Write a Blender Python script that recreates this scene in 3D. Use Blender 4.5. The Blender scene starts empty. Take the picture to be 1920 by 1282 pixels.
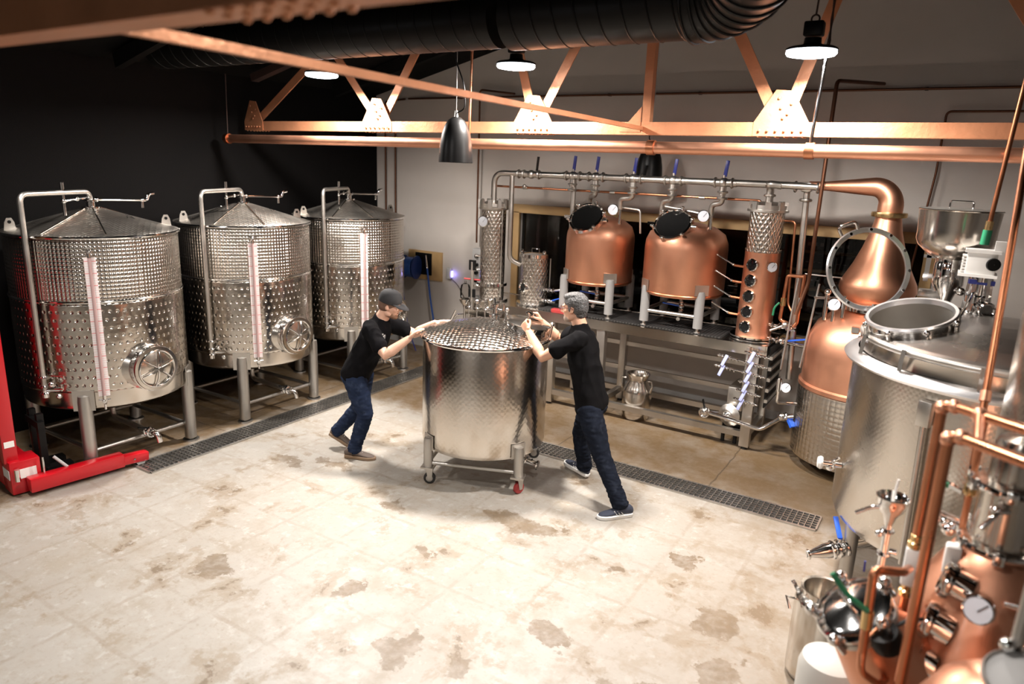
import bpy, bmesh, math, random
from mathutils import Vector as V, Matrix, noise
from math import sin, cos, pi, radians, sqrt, atan2
random.seed(7)
SC = bpy.context.scene
COL = SC.collection

# ------------------------------------------------------------------ camera, world, exposure
CAM_H = 2.75
yaw, pitch, roll, fpx = 0.555567, 0.247945, 0.0368832, 1328.011
fw = V((-sin(yaw)*cos(pitch), cos(yaw)*cos(pitch), -sin(pitch)))
rt = V((cos(yaw), sin(yaw), 0)); up = rt.cross(fw)
r2 = cos(roll)*rt + sin(roll)*up; u2 = -sin(roll)*rt + cos(roll)*up
cd = bpy.data.cameras.new('camera'); cam = bpy.data.objects.new('camera', cd); COL.objects.link(cam)
cam.matrix_world = Matrix(((r2.x, u2.x, -fw.x, 0), (r2.y, u2.y, -fw.y, 0), (r2.z, u2.z, -fw.z, CAM_H), (0, 0, 0, 1)))
cd.sensor_width = 36; cd.lens = fpx/1920*36; cd.clip_start = .05
cd.dof.use_dof = True; cd.dof.focus_distance = 6.2; cd.dof.aperture_fstop = 1.3
SC.camera = cam
wd = bpy.data.worlds.new('world'); SC.world = wd; wd.use_nodes = True
wd.node_tree.nodes['Background'].inputs[0].default_value = (.62, .56, .5, 1)
wd.node_tree.nodes['Background'].inputs[1].default_value = .004
SC.view_settings.view_transform = 'Standard'; SC.view_settings.look = 'None'
SC.view_settings.gamma = 1; SC.view_settings.use_curve_mapping = False
SC.view_settings.exposure = 0.0
LAMP_FAR, LAMP_NEAR, FILL_REAR = 180.0, 47.0, 48.0

# ------------------------------------------------------------------ mesh helpers
def perp(d):
    d = d.normalized(); a = V((0, 0, 1)) if abs(d.z) < .9 else V((1, 0, 0))
    x = a.cross(d).normalized(); return x, d.cross(x)

class B:
    def __init__(s):
        s.bm = bmesh.new(); s.uv = s.bm.loops.layers.uv.new('UVMap')
    def _ring(s, c, x, y, n):
        return [s.bm.verts.new(c + x*cos(2*pi*i/n) + y*sin(2*pi*i/n)) for i in range(n)]
    def _bridge(s, a, b, closed=True):
        n = len(a)
        for i in range(n if closed else n-1):
            j = (i+1) % n
            try: s.bm.faces.new((a[i], a[j], b[j], b[i]))
            except ValueError: pass
    def box(s, c, size, rot=None, bev=0):
        M = Matrix.Translation(V(c)) @ (rot.to_4x4() if rot else Matrix()) @ Matrix.Diagonal((*size, 1))
        r = bmesh.ops.create_cube(s.bm, size=1, matrix=M)
        if bev:
            es = {e for v in r['verts'] for e in v.link_edges}
            bmesh.ops.bevel(s.bm, geom=list(es), offset=bev, segments=2, profile=.5, affect='EDGES')
        return s
    def bar(s, a, b, w, h, bev=0, twist=0):
        a, b = V(a), V(b); d = (b-a); L = d.length; d.normalize()
        x, y = perp(d); x, y = x*cos(twist)+y*sin(twist), y*cos(twist)-x*sin(twist)
        R = Matrix((x, y, d)).transposed()
        return s.box((a+b)/2, (w, h, L), R, bev)
    def tube(s, pts, r, n=12, caps=True, closed=False):
        pts = [V(p) for p in pts]; m = len(pts)
        rs = r if isinstance(r, (list, tuple)) else [r]*m
        tg = []
        for i in range(m):
            if closed: t = pts[(i+1) % m] - pts[i-1]
            else: t = pts[min(i+1, m-1)] - pts[max(i-1, 0)]
            tg.append(t.normalized())
        x, y = perp(tg[0]); rings = []
        for i in range(m):
            if i:
                q = tg[i-1].rotation_difference(tg[i]); x = q @ x; y = q @ y
            k = 1
            if 0 < i < m-1:
                dd = (pts[i+1]-pts[i]).normalized().dot((pts[i]-pts[i-1]).normalized())
                k = 1
            rings.append(s._ring(pts[i], x*rs[i]*k, y*rs[i]*k, n))
        for i in range(m-1): s._bridge(rings[i], rings[i+1])
        if closed: s._bridge(rings[-1], rings[0])
        elif caps:
            s.bm.faces.new(list(reversed(rings[0]))); s.bm.faces.new(rings[-1])
        return s
    def pipe(s, pts, r, bend=.06, n=12, seg=6):
        pts = [V(p) for p in pts]; out = [pts[0]]
        for i in range(1, len(pts)-1):
            a, b, c = pts[i-1], pts[i], pts[i+1]
            d1, d2 = (a-b), (c-b); L = min(bend, d1.length*.49, d2.length*.49); d1.normalize(); d2.normalize()
            p0, p2 = b+d1*L, b+d2*L
            for k in range(seg+1):
                t = k/seg; out.append(p0*(1-t)**2 + b*2*t*(1-t) + p2*t*t)
        out.append(pts[-1]); return s.tube(out, r, n)
    def cyl(s, a, b, r, r1=None, n=24):
        return s.tube([a, b], [r, r if r1 is None else r1], n)
    def lathe(s, prof, c=(0, 0, 0), axis=(0, 0, 1), n=64, R=None, a0=0, a1=2*pi, cap0=False, cap1=False):
        c = V(c); ax = V(axis).normalized()
        if abs(ax.z) > .999: x, y = V((1, 0, 0)), V((0, 1, 0))*(1 if ax.z > 0 else -1)
        else: x, y = perp(ax)
        full = abs(a1-a0-2*pi) < 1e-6; R = R or max(p[0] for p in prof)
        m = n if full else n+1; rings = []; vs = [0]
        for i in range(1, len(prof)): vs.append(vs[-1]+sqrt((prof[i][0]-prof[i-1][0])**2+(prof[i][1]-prof[i-1][1])**2))
        for (r, z) in prof:
            r = max(r, 1e-4)
            rings.append([s.bm.verts.new(c+ax*z+(x*cos(a0+(a1-a0)*i/n)+y*sin(a0+(a1-a0)*i/n))*r) for i in range(m)])
        for k in range(len(prof)-1):
            for i in range(n):
                j = (i+1) % m
                f = s.bm.faces.new((rings[k][i], rings[k][j], rings[k+1][j], rings[k+1][i]))
                us = (i, i+1, i+1, i); vv = (k, k, k+1, k+1)
                for l, a, b in zip(f.loops, us, vv): l[s.uv].uv = ((a0+(a1-a0)*a/n)*R, vs[b])
        if cap0: s.bm.faces.new(list(reversed(rings[0])))
        if cap1: s.bm.faces.new(rings[-1])
        return s
    def ball(s, c, r, sc=(1, 1, 1), rot=None, n=16):
        M = Matrix.Translation(V(c)) @ (rot.to_4x4() if rot else Matrix()) @ Matrix.Diagonal((sc[0]*r, sc[1]*r, sc[2]*r, 1))
        bmesh.ops.create_uvsphere(s.bm, u_segments=n, v_segments=max(6, n*2//3), radius=1, matrix=M); return s
    def torus(s, c, R, r, axis=(0, 0, 1), n=40, m=8, sq=None):
        c = V(c); ax = V(axis).normalized(); x, y = perp(ax)
        return s.tube([c+(x*cos(2*pi*i/n)+y*sin(2*pi*i/n))*R for i in range(n)], r, m, closed=True)
    def prism(s, poly, o, x, y, t):
        o, x, y = V(o), V(x), V(y); z = x.cross(y).normalized()*t
        a = [s.bm.verts.new(o+x*p[0]+y*p[1]) for p in poly]; b = [s.bm.verts.new(v.co+z) for v in a]
        s.bm.faces.new(list(reversed(a))); s.bm.faces.new(b); s._bridge(a, b); return s
    def loft(s, rings, n=18, dome=True):
        """rings: (center, axisA, axisB) vectors carrying the half widths"""
        R = [(V(c), V(a), V(b)) for c, a, b in rings]
        if dome:
            d0 = (R[0][0]-R[1][0]).normalized(); k = min(R[0][1].length, R[0][2].length)
            d1 = (R[-1][0]-R[-2][0]).normalized(); q = min(R[-1][1].length, R[-1][2].length)
            pre = [(R[0][0]+d0*k*h, R[0][1]*w, R[0][2]*w) for h, w in ((.6, .05), (.52, .45), (.3, .82))]
            post = [(R[-1][0]+d1*q*h, R[-1][1]*w, R[-1][2]*w) for h, w in ((.3, .82), (.52, .45), (.6, .05))]
            R = pre+R+post
        rr = [s._ring(c, a, b, n) for c, a, b in R]
        for i in range(len(rr)-1): s._bridge(rr[i], rr[i+1])
        s.bm.faces.new(list(reversed(rr[0]))); s.bm.faces.new(rr[-1]); return s
    def limb(s, pts, rs, n=14):
        pts = [V(p) for p in pts]; R = []
        x = None
        for i, p in enumerate(pts):
            t = (pts[min(i+1, len(pts)-1)]-pts[max(i-1, 0)]).normalized()
            if x is None: x, y = perp(t)
            else:
                q = tp.rotation_difference(t); x = q @ x; y = q @ y
            tp = t; r = rs[i]; R.append((p, x*r, y*r))
        return s.loft(R, n)

def world_off(par):
    o = V((0, 0, 0))
    while par is not None: o += par.location; par = par.parent
    return o
WHOLE = {'drain_grate', 'drain_frame', 'window_frame', 'rack', 'bottom_chord', 'brace', 'scale', 'body', 't_shirt', 'jeans', 'hair', 'beard', 'glasses', 'apron', 'motor', 'fork_carriage', 'duct_run', 'duct_elbow', 'coiled_hose'}
def clusters(bm):
    seen, isl = set(), []
    for v in bm.verts:
        if v in seen: continue
        st, comp = [v], []; seen.add(v)
        while st:
            a = st.pop(); comp.append(a)
            for e in a.link_edges:
                o = e.other_vert(a)
                if o not in seen: seen.add(o); st.append(o)
        lo = [min(c.co[i] for c in comp) for i in range(3)]; hi = [max(c.co[i] for c in comp) for i in range(3)]
        isl.append([lo, hi, comp])
    grp = []
    for it in isl:
        hit = [g for g in grp if any(all(it[0][i] <= o[1][i]+.002 and it[1][i] >= o[0][i]-.002 for i in range(3)) for o in g)]
        new = [it]
        for g in hit: new += g; grp.remove(g)
        grp.append(new)
    return [[v for it in g for v in it[2]] for g in grp]
def O(name, b, mat, parent=None, smooth=38, origin=True):
    bm = b.bm if isinstance(b, B) else b
    if parent is not None and name not in WHOLE and len(bm.verts) < 20000:
        cl = clusters(bm)
        if 1 < len(cl) <= 60:
            cl.sort(key=lambda c: -len(c)); nm = name[:-1] if name.endswith('s') and not name.endswith('ss') else name; first = None
            for c in cl:
                keep = set(c); nb = bm.copy(); nb.verts.ensure_lookup_table(); bm.verts.index_update()
                idx = {v.index for v in keep}; bmesh.ops.delete(nb, geom=[v for v in nb.verts if v.index not in idx], context='VERTS')
                o = O1(nm, nb, mat, parent, smooth); first = first or o
            return first
    return O1(name, bm, mat, parent, smooth, origin)
def O1(name, b, mat, parent=None, smooth=38, origin=True):
    me = bpy.data.meshes.new(name); bm = b.bm if isinstance(b, B) else b
    bmesh.ops.recalc_face_normals(bm, faces=bm.faces)
    ob = bpy.data.objects.new(name, me); COL.objects.link(ob)
    if parent is not None:
        off = world_off(parent); bmesh.ops.translate(bm, verts=bm.verts, vec=-off); ob.parent = parent
    elif origin:
        xs = [v.co for v in bm.verts]; mn = [min(c[i] for c in xs) for i in range(3)]; mx = [max(c[i] for c in xs) for i in range(3)]
        o = V(((mn[0]+mx[0])/2, (mn[1]+mx[1])/2, mn[2])); bmesh.ops.translate(bm, verts=bm.verts, vec=-o); ob.location = o
    bm.to_mesh(me); bm.free()
    me.polygons.foreach_set('use_smooth', [True]*len(me.polygons)); me.set_sharp_from_angle(angle=radians(smooth))
    for m in (mat if isinstance(mat, (list, tuple)) else [mat]): me.materials.append(m)
    return ob
def thing(name, label, cat, loc=(0, 0, 0), group=None):
    e = bpy.data.objects.new(name, None); COL.objects.link(e); e.location = loc; e.empty_display_size = .1
    return tag(e, label, cat, group)
def tag(o, label, cat, group=None):
    o['label'] = label; o['category'] = cat
    if group: o['group'] = group
    return o
def struct(o): o['kind'] = 'structure'; return o
def dup(root, loc, label=None, rotz=None, group=None):
    def cp(o, par):
        c = o.copy(); COL.objects.link(c)
        if par is not None: c.parent = par
        for ch in list(o.children): cp(ch, c)
        return c
    r = cp(root, None); r.location = loc
    if rotz is not None: r.rotation_euler = (0, 0, rotz)
    if label: r['label'] = label
    if group: r['group'] = group
    return r

# ------------------------------------------------------------------ materials
class NT:
    def __init__(s, name):
        s.m = bpy.data.materials.new(name); s.m.use_nodes = True; s.t = s.m.node_tree; s.b = s.t.nodes['Principled BSDF']
    def n(s, typ, **kw):
        nd = s.t.nodes.new(typ)
        for k, v in kw.items(): setattr(nd, k, v)
        return nd
    def link(s, a, b): s.t.links.new(a, b)
    def val(s, inp, v):
        if hasattr(v, 'is_output') or isinstance(v, bpy.types.NodeSocket): s.link(v, inp)
        else: inp.default_value = v
    def math(s, op, a, b=None, c=None, clamp=False):
        nd = s.n('ShaderNodeMath', operation=op, use_clamp=clamp)
        s.val(nd.inputs[0], a)
        if b is not None: s.val(nd.inputs[1], b)
        if c is not None: s.val(nd.inputs[2], c)
        return nd.outputs[0]
    def vm(s, op, a, b=None):
        nd = s.n('ShaderNodeVectorMath', operation=op); s.val(nd.inputs[0], a)
        if b is not None: s.val(nd.inputs[1], b)
        return nd.outputs['Value'] if op in ('LENGTH', 'DISTANCE', 'DOT_PRODUCT') else nd.outputs[0]
    def coord(s, k='Object'): return s.n('ShaderNodeTexCoord').outputs[k]
    def noise(s, vec, scale, detail=3, rough=.55, dist=0, out='Fac'):
        nd = s.n('ShaderNodeTexNoise'); s.val(nd.inputs['Vector'], vec); nd.inputs['Scale'].default_value = scale
        nd.inputs['Detail'].default_value = detail; nd.inputs['Roughness'].default_value = rough; nd.inputs['Distortion'].default_value = dist
        return nd.outputs[0] if out == 'Fac' else nd.outputs[1]
    def mr(s, v, a, b, c=0, d=1, smooth=False):
        nd = s.n('ShaderNodeMapRange'); nd.interpolation_type = 'SMOOTHSTEP' if smooth else 'LINEAR'
        s.val(nd.inputs[0], v); nd.inputs[1].default_value = a; nd.inputs[2].default_value = b; s.val(nd.inputs[3], c); s.val(nd.inputs[4], d)
        return nd.outputs[0]
    def mix(s, f, a, b):
        nd = s.n('ShaderNodeMix', data_type='RGBA'); s.val(nd.inputs[0], f)
        for i, v in ((6, a), (7, b)): s.val(nd.inputs[i], (*v, 1) if isinstance(v, tuple) and len(v) == 3 else v)
        return nd.outputs[2]
    def bump(s, h, dist=1.0, strength=1.0):
        nd = s.n('ShaderNodeBump'); nd.inputs['Strength'].default_value = strength; nd.inputs['Distance'].default_value = dist
        s.link(h, nd.inputs['Height']); s.link(nd.outputs[0], s.b.inputs['Normal']); return nd
    def cell(s, co, sx, sy, ox=0., oy=0.):
        p = s.vm('MULTIPLY', co, (1/sx, 1/sy, 0)); p = s.vm('ADD', p, (ox, oy, 0)); p = s.vm('FRACTION', p)
        p = s.vm('SUBTRACT', p, (.5, .5, 0)); p = s.vm('MULTIPLY', p, (sx, sy, 0)); return s.vm('LENGTH', p)
def MAT(name, col, metal=0, rough=.5, nz=None, var=None, spec=None, emit=None, trans=0, coat=0, aniso=None):
    q = NT(name); b = q.b
    b.inputs['Base Color'].default_value = (*col, 1); b.inputs['Metallic'].default_value = metal; b.inputs['Roughness'].default_value = rough
    if spec is not None: b.inputs['Specular IOR Level'].default_value = spec
    if coat: b.inputs['Coat Weight'].default_value = coat; b.inputs['Coat Roughness'].default_value = .15
    if trans: b.inputs['Transmission Weight'].default_value = trans; b.inputs['IOR'].default_value = 1.1
    if emit: b.inputs['Emission Color'].default_value = (*emit[0], 1); b.inputs['Emission Strength'].default_value = emit[1]
    if var:   # (scale, amount): slow variation of colour and roughness
        f = q.noise(q.coord(), var[0], 4, .6)
        q.link(q.mix(f, tuple(c*(1-var[1]) for c in col), tuple(min(1, c*(1+var[1])) for c in col)), b.inputs['Base Color'])
        q.link(q.mr(f, .3, .7, max(.02, rough*(1-var[1])), min(1, rough*(1+var[1]))), b.inputs['Roughness'])
    if nz: q.bump(q.noise(q.coord(), nz[0], 3), nz[1])
    return q.m
STEELC = (.62, .575, .52)
M = {}
M['steel'] = MAT('steel', STEELC, 1, .2, var=(3, .12))
M['chrome'] = MAT('chrome', (.80, .79, .78), 1, .09)
M['satin'] = MAT('satin_steel', (.58, .55, .51), 1, .36, var=(6, .12))
M['tunlid'] = MAT('brushed_tun_lid', (.42, .39, .36), 1, .28, var=(2.5, .12))
M['legsteel'] = MAT('leg_steel', (.5, .48, .45), 1, .42, var=(5, .1))
M['copper'] = MAT('copper', (.78, .385, .245), 1, .42, var=(4, .10), coat=.15)
M['copper_pipe'] = MAT('copper_pipe', (.62, .26, .14), 1, .32, var=(8, .2))
M['copper_paint'] = MAT('copper_paint', (.55, .25, .13), .55, .42, var=(5, .15), nz=(30, .002))
M['dark_copper'] = MAT('tarnished_copper', (.13, .055, .03), .8, .4, var=(8, .2))
M['riser_copper'] = MAT('brown_copper', (.36, .14, .07), 1, .35, var=(8, .2))
M['brass'] = MAT('brass', (.75, .52, .25), 1, .25)
M['black'] = MAT('black_paint', (.005, .0048, .0048), 0, .38, spec=.22)
M['blackmatte'] = MAT('black_matte', (.012, .011, .011), 0, .7)
M['duct'] = MAT('black_duct', (.006, .0055, .005), 0, .42, spec=.22)
M['rubber'] = MAT('rubber', (.016, .015, .015), 0, .6)
M['red'] = MAT('red_paint', (.48, .003, .010), 0, .32, coat=.4)
M['wheelred'] = MAT('red_wheel', (.32, .03, .03), 0, .4)
M['blue'] = MAT('blue_plastic', (.02, .11, .62), 0, .35)
M['navy'] = MAT('navy_handle', (.02, .03, .2), 0, .4)
M['hosereel'] = MAT('blue_reel', (.012, .03, .12), 0, .4)
M['hoseblue'] = MAT('blue_hose', (.015, .07, .28), 0, .4)
M['valveblue'] = MAT('pale_blue_handle', (.40, .44, .75), 0, .3)
M['green'] = MAT('green_handle', (.012, .17, .08), 0, .4)
M['white'] = MAT('white_plastic', (.82, .80, .77), 0, .4)
M['grey'] = MAT('grey_plastic', (.45, .44, .43), 0, .5)
M['gasket'] = MAT('bright_ring_steel', (.86, .85, .86), 1, .3)
M['legpad'] = MAT('grey_leg_sleeve', (.21, .205, .20), 0, .45)
M['drumwhite'] = MAT('drum_plastic', (.50, .49, .46), 0, .5)
M['wood'] = MAT('pine_board', (.42, .27, .12), 0, .55, var=(6, .25))
M['woodlight'] = MAT('light_board', (.62, .46, .28), 0, .55, var=(6, .2))
M['glassdark'] = MAT('dark_glass', (.01, .01, .01), 0, .05, spec=.5)
M['lens'] = MAT('lamp_lens', (1, 1, 1), 0, .3, emit=((.86, .92, 1), 30))
M['led'] = MAT('blue_led', (.2, .2, 1), 0, .3, emit=((.25, .25, 1), 6))
M['mauve'] = MAT('sight_tube', (.45, .30, .29), 0, .15)
M['rod'] = MAT('dark_rod', (.05, .03, .025), .3, .5)
M['scalewhite'] = None
M['can_in'] = MAT('dark_inside', (.05, .05, .05), 1, .25)
M['gauge_face'] = MAT('dial_face', (.75, .78, .85), 0, .3)

def glass(name, col=(1, 1, 1), rough=.02):
    q = NT(name); t = q.n('ShaderNodeBsdfTransparent'); g = q.n('ShaderNodeBsdfGlossy'); mx = q.n('ShaderNodeMixShader'); fr = q.n('ShaderNodeFresnel')
    t.inputs[0].default_value = (*col, 1); g.inputs['Roughness'].default_value = rough; fr.inputs[0].default_value = 1.45
    q.link(fr.outputs[0], mx.inputs[0]); q.link(t.outputs[0], mx.inputs[1]); q.link(g.outputs[0], mx.inputs[2])
    q.link(mx.outputs[0], q.t.nodes['Material Output'].inputs[0]); return q.m
M['glass'] = glass('clear_glass', (.9, .89, .87))
M['window_glass'] = glass('window_glass', (.5, .5, .5))

def pattern_steel(name, kind, rough=.16, col=STEELC, size=.041, k=1.0, planar=False, rot=0):
    q = NT(name); b = q.b; b.inputs['Metallic'].default_value = 1
    co = q.coord('Object' if planar else 'UV')
    if rot:
        mp = q.n('ShaderNodeMapping'); mp.inputs['Rotation'].default_value = (0, 0, rot); q.link(co, mp.inputs[0]); co = mp.outputs[0]
    nf = q.noise(q.coord('Object'), 2.5, 4)
    q.link(q.mix(nf, tuple(c*.88 for c in col), tuple(c*1.1 for c in col)), b.inputs['Base Color'])
    if kind == 'dimple':
        d = q.math('MINIMUM', q.cell(co, .056, .14), q.cell(co, .056, .14, .5, .5))
        h = q.mr(d, .003, .0165, -.0065*k, 0, True)
        h = q.math('ADD', h, q.math('MULTIPLY', q.noise(q.coord('Object'), 9, 2), .004))
    elif kind == 'pillow':
        d = q.cell(co, size, size); h = q.math('MULTIPLY', q.math('POWER', d, 2.0), -4.2*k)
    elif kind == 'turned':
        d = q.math('MINIMUM', q.cell(co, size, size), q.math('ADD', q.cell(co, size, size, .5, .5), size*.12))
        h = q.math('MULTIPLY', d, -.07*k)
    elif kind == 'quilt':   # diagonal dimple jacket on the columns
        u = q.n('ShaderNodeSeparateXYZ'); q.link(co, u.inputs[0])
        a = q.math('ADD', u.outputs[0], q.math('MULTIPLY', u.outputs[1], .62)); c = q.math('SUBTRACT', u.outputs[0], q.math('MULTIPLY', u.outputs[1], .62))
        sa = q.math('ABSOLUTE', q.math('SINE', q.math('MULTIPLY', a, pi/size))); sc = q.math('ABSOLUTE', q.math('SINE', q.math('MULTIPLY', c, pi/size)))
        h = q.math('MULTIPLY', q.math('MULTIPLY', q.math('POWER', sa, .6), q.math('POWER', sc, .6)), .005*k)
    q.bump(h)
    q.link(q.mr(nf, .3, .7, rough*.8, rough*1.25), b.inputs['Roughness'])
    return q.m
M['dimple'] = pattern_steel('dimple_jacket_steel', 'dimple', .17)
M['pillow'] = pattern_steel('pillow_steel', 'pillow', .2, size=.033, k=2.6)
M['lidturned'] = pattern_steel('turned_lid_steel', 'turned', .3, size=.045, k=3.0, planar=True, rot=.6)
M['cartlid'] = pattern_steel('cart_lid_steel', 'turned', .16, size=.058, k=2.4, planar=True, rot=.35)
M['cartshell'] = pattern_steel('cart_shell_steel', 'turned', .19, size=.05, k=.26)
M['quilt'] = pattern_steel('quilted_steel', 'quilt', .2, size=.05)
M['skirt'] = pattern_steel('skirt_steel', 'pillow', .27, size=.05, k=.8)
M['tun'] = pattern_steel('tun_steel', 'turned', .24, size=.035, k=.3)

def floor_mat():
    q = NT('stained_concrete'); b = q.b; co = q.coord('Object')
    n1 = q.noise(co, .8, 5, .6); n2 = q.noise(co, 3.6, 9, .70, .15); n3 = q.noise(co, 9, 8, .7, .2); n4 = q.noise(q.vm('ADD', co, (7, 3, 0)), 2.3, 10, .68, .25)
    n5 = q.noise(q.vm('ADD', co, (3, 9, 0)), 26, 8, .75)
    c = q.mix(q.mr(n1, .35, .65), (.30, .272, .236), (.345, .325, .295))
    c = q.mix(q.math('MULTIPLY', q.mr(n2, .48, .62), .55), c, (.255, .215, .165))
    c = q.mix(q.math('MULTIPLY', q.mr(n4, .545, .585), .55), c, (.225, .175, .12))
    c = q.mix(q.math('MULTIPLY', q.mr(n4, .615, .645), .75), c, (.125, .085, .05))
    c = q.mix(q.math('MULTIPLY', q.mr(n3, .56, .62), .55), c, (.40, .385, .36))
    c = q.mix(q.math('MULTIPLY', q.mr(n5, .54, .64), .30), c, (.19, .15, .10))
    c = q.mix(q.math('MULTIPLY', q.math('MULTIPLY', q.mr(n5, .64, .70), q.mr(n2, .46, .56)), .75), c, (.07, .047, .027))
    # brown stains with outlines of their own
    wob = q.vm('MULTIPLY', q.vm('SUBTRACT', q.noise(co, 4.2, 9, .70, out='Color'), (.5, .5, .5)), (.55, .55, 0))
    pw = q.vm('ADD', co, wob); st = None
    for (x, y, rx, ry) in STAINS:
        d = q.vm('LENGTH', q.vm('MULTIPLY', q.vm('SUBTRACT', pw, (x, y, 0)), (1/rx, 1/ry, 0)))
        f = q.mr(d, .90, 1.04, 1, 0, True); st = f if st is None else q.math('MAXIMUM', st, f)
    c = q.mix(q.math('MULTIPLY', st, q.mr(n3, .35, .6, .30, .85)), c, (.135, .092, .052))
    # the strip behind the drains is browner
    sp = q.n('ShaderNodeSeparateXYZ'); q.link(pw, sp.inputs[0])
    back = q.math('MAXIMUM', q.mr(sp.outputs[1], 5.75, 6.0), q.mr(sp.outputs[0], -5.9, -6.1))
    c = q.mix(q.math('MULTIPLY', back, q.mr(n2, .3, .6, .6, 1.)), c, (.145, .092, .044))
    right = q.mr(sp.outputs[0], -1.7, -.6, 0, .55)
    c = q.mix(q.math('MULTIPLY', right, q.mr(n2, .35, .6, .4, 1)), c, (.165, .11, .06))
    # old saw cuts and tile joints under the screed
    s2 = q.n('ShaderNodeSeparateXYZ'); q.link(q.vm('ADD', co, q.vm('MULTIPLY', wob, (.10, .10, 0))), s2.inputs[0])
    def cut(sock, step, off, w=.004):
        f = q.math('ABSOLUTE', q.math('SUBTRACT', q.math('FRACT', q.math('ADD', q.math('DIVIDE', sock, step), off)), .5))
        return q.mr(q.math('MULTIPLY', f, step), w*.3, w, 1, 0, True)
    j = q.math('MULTIPLY', cut(s2.outputs[1], 3.0, .1, .010), back)
    j = q.math('MAXIMUM', j, q.math('MULTIPLY', cut(s2.outputs[0], 1.55, .5, .010), back))
    j2 = q.math('MAXIMUM', cut(s2.outputs[0], .52, .3, .022), cut(s2.outputs[1], .52, .1, .022))
    c = q.mix(q.math('MULTIPLY', j, .7), c, (.06, .042, .026))
    c = q.mix(q.math('MULTIPLY', q.math('MULTIPLY', j2, q.mr(n3, .40, .60)), .38), c, (.19, .14, .09))
    q.link(c, b.inputs['Base Color'])
    q.link(q.mr(n2, .3, .7, .30, .60), b.inputs['Roughness'])
    q.bump(q.math('ADD', q.math('MULTIPLY', n3, .003), q.math('MULTIPLY', j, -.002)), 1, .6)
    return q.m
STAINS = [(-3.02, 2.95, .10, .13), (-3.55, 4.0, .16, .09), (-2.35, 2.7, .12, .2), (-2.0, 2.75, .07, .16), (-.9, 4.0, .18, .14), (-.75, 3.55, .12, .2),
          (-2.6, 4.35, .3, .14), (-1.3, 4.6, .1, .12), (-1.15, 6.9, .3, .16), (-1.6, 6.5, .2, .12), (-4.9, 4.1, .2, .06), (-3.95, 2.6, .16, .1), (-1.7, 3.3, .14, .09),
          (-4.55, 4.3, .25, .06), (-2.9, 3.6, .07, .05), (-1.1, 3.1, .2, .1)]
M['floor'] = floor_mat()
def wall_mat(name, col, rough=.6, spec=.5):
    q = NT(name); q.b.inputs['Specular IOR Level'].default_value = spec; co = q.coord('Object'); n = q.noise(co, 1.2, 4, .6)
    q.link(q.mix(q.mr(n, .35, .65), tuple(c*.93 for c in col), col), q.b.inputs['Base Color']); q.b.inputs['Roughness'].default_value = rough
    q.bump(q.noise(co, 120, 2), .0012); return q.m
M['wallwhite'] = wall_mat('white_wall_paint', (.50, .457, .418), .5)
M['walldark'] = wall_mat('black_wall_paint', (.0045, .004, .004), .7, .08)
M['wallgrey'] = wall_mat('grey_wall_paint', (.3, .28, .26), .6)
M['roof'] = wall_mat('black_roof', (.006, .0055, .005), .8, .08)
def scale_mat():
    q = NT('scale_strip'); co = q.coord('UV'); s = q.n('ShaderNodeSeparateXYZ'); q.link(co, s.inputs[0])
    def tick(step, w): 
        f = q.math('ABSOLUTE', q.math('SUBTRACT', q.math('FRACT', q.math('DIVIDE', s.outputs[1], step)), .5)); return q.math('LESS_THAN', q.math('MULTIPLY', f, step), w)
    t = q.math('MAXIMUM', q.math('MULTIPLY', tick(.02, .0028), .45), tick(.10, .006))
    q.link(q.mix(t, (.80, .76, .75), (.74, .40, .40)), q.b.inputs['Base Color']); q.b.inputs['Roughness'].default_value = .35; return q.m
M['scalewhite'] = scale_mat()
# ------------------------------------------------------------------ the room
WX0, WX1, WY0, WY1 = -7.55, 2.9, -7.0, 8.15
EAVE, RIDGE_X, SLOPE = 3.62, -2.33, .25
def roofz(x): return EAVE+SLOPE*((x-WX0) if x < RIDGE_X else (2*RIDGE_X-x-WX0))
struct(O('floor', B().box((-2.3, .6, -.1), (10.9, 15.6, .2)), M['floor'], origin=False))
WIN = (-5.0, -.28, 1.0, 2.12)      # opening of the back window: x0, x1, z0, z1
b = B(); t = .12
x0, x1, z0, z1 = WIN
b.box(((WX0+x0)/2, WY1+t/2, 1.9), (x0-WX0, t, 3.8)); b.box(((x1+WX1)/2, WY1+t/2, 1.9), (WX1-x1, t, 3.8))
b.box(((x0+x1)/2, WY1+t/2, z0/2), (x1-x0, t, z0)); b.box(((x0+x1)/2, WY1+t/2, (z1+3.8)/2), (x1-x0, t, 3.8-z1))
zr = roofz(RIDGE_X)
b.prism([(WX0, 3.62), (WX1, 3.62), (RIDGE_X, zr)], (0, WY1+t, 0), (1, 0, 0), (0, 0, 1), t)
struct(O('wall_back', b, M['wallwhite'], origin=False))
struct(O('wall_left', B().box((WX0-.06, .6, 1.9), (.12, 15.5, 3.8)), M['walldark'], origin=False))
struct(O('wall_right', B().box((WX1+.06, .6, 1.9), (.12, 15.5, 3.8)), M['wallgrey'], origin=False))
struct(O('wall_front', B().box((-2.3, WY0-.06, 2.6), (10.6, .12, 5.2)), M['wallgrey'], origin=False))
b = B()
b.prism([(WX0-.15, EAVE-.03), (RIDGE_X, zr), (WX1+.15, EAVE-.03), (WX1+.15, EAVE+.12), (RIDGE_X, zr+.15), (WX0-.15, EAVE+.12)], (0, WY1+.2, 0), (1, 0, 0), (0, 0, 1), 15.6)
struct(O('ceiling', b, M['roof'], origin=False))
b = B().box((-2.3, WY1-.008, .05), (10.4, .016, .10)); struct(O('baseboard_back', b, M['grey'], origin=False))
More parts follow.
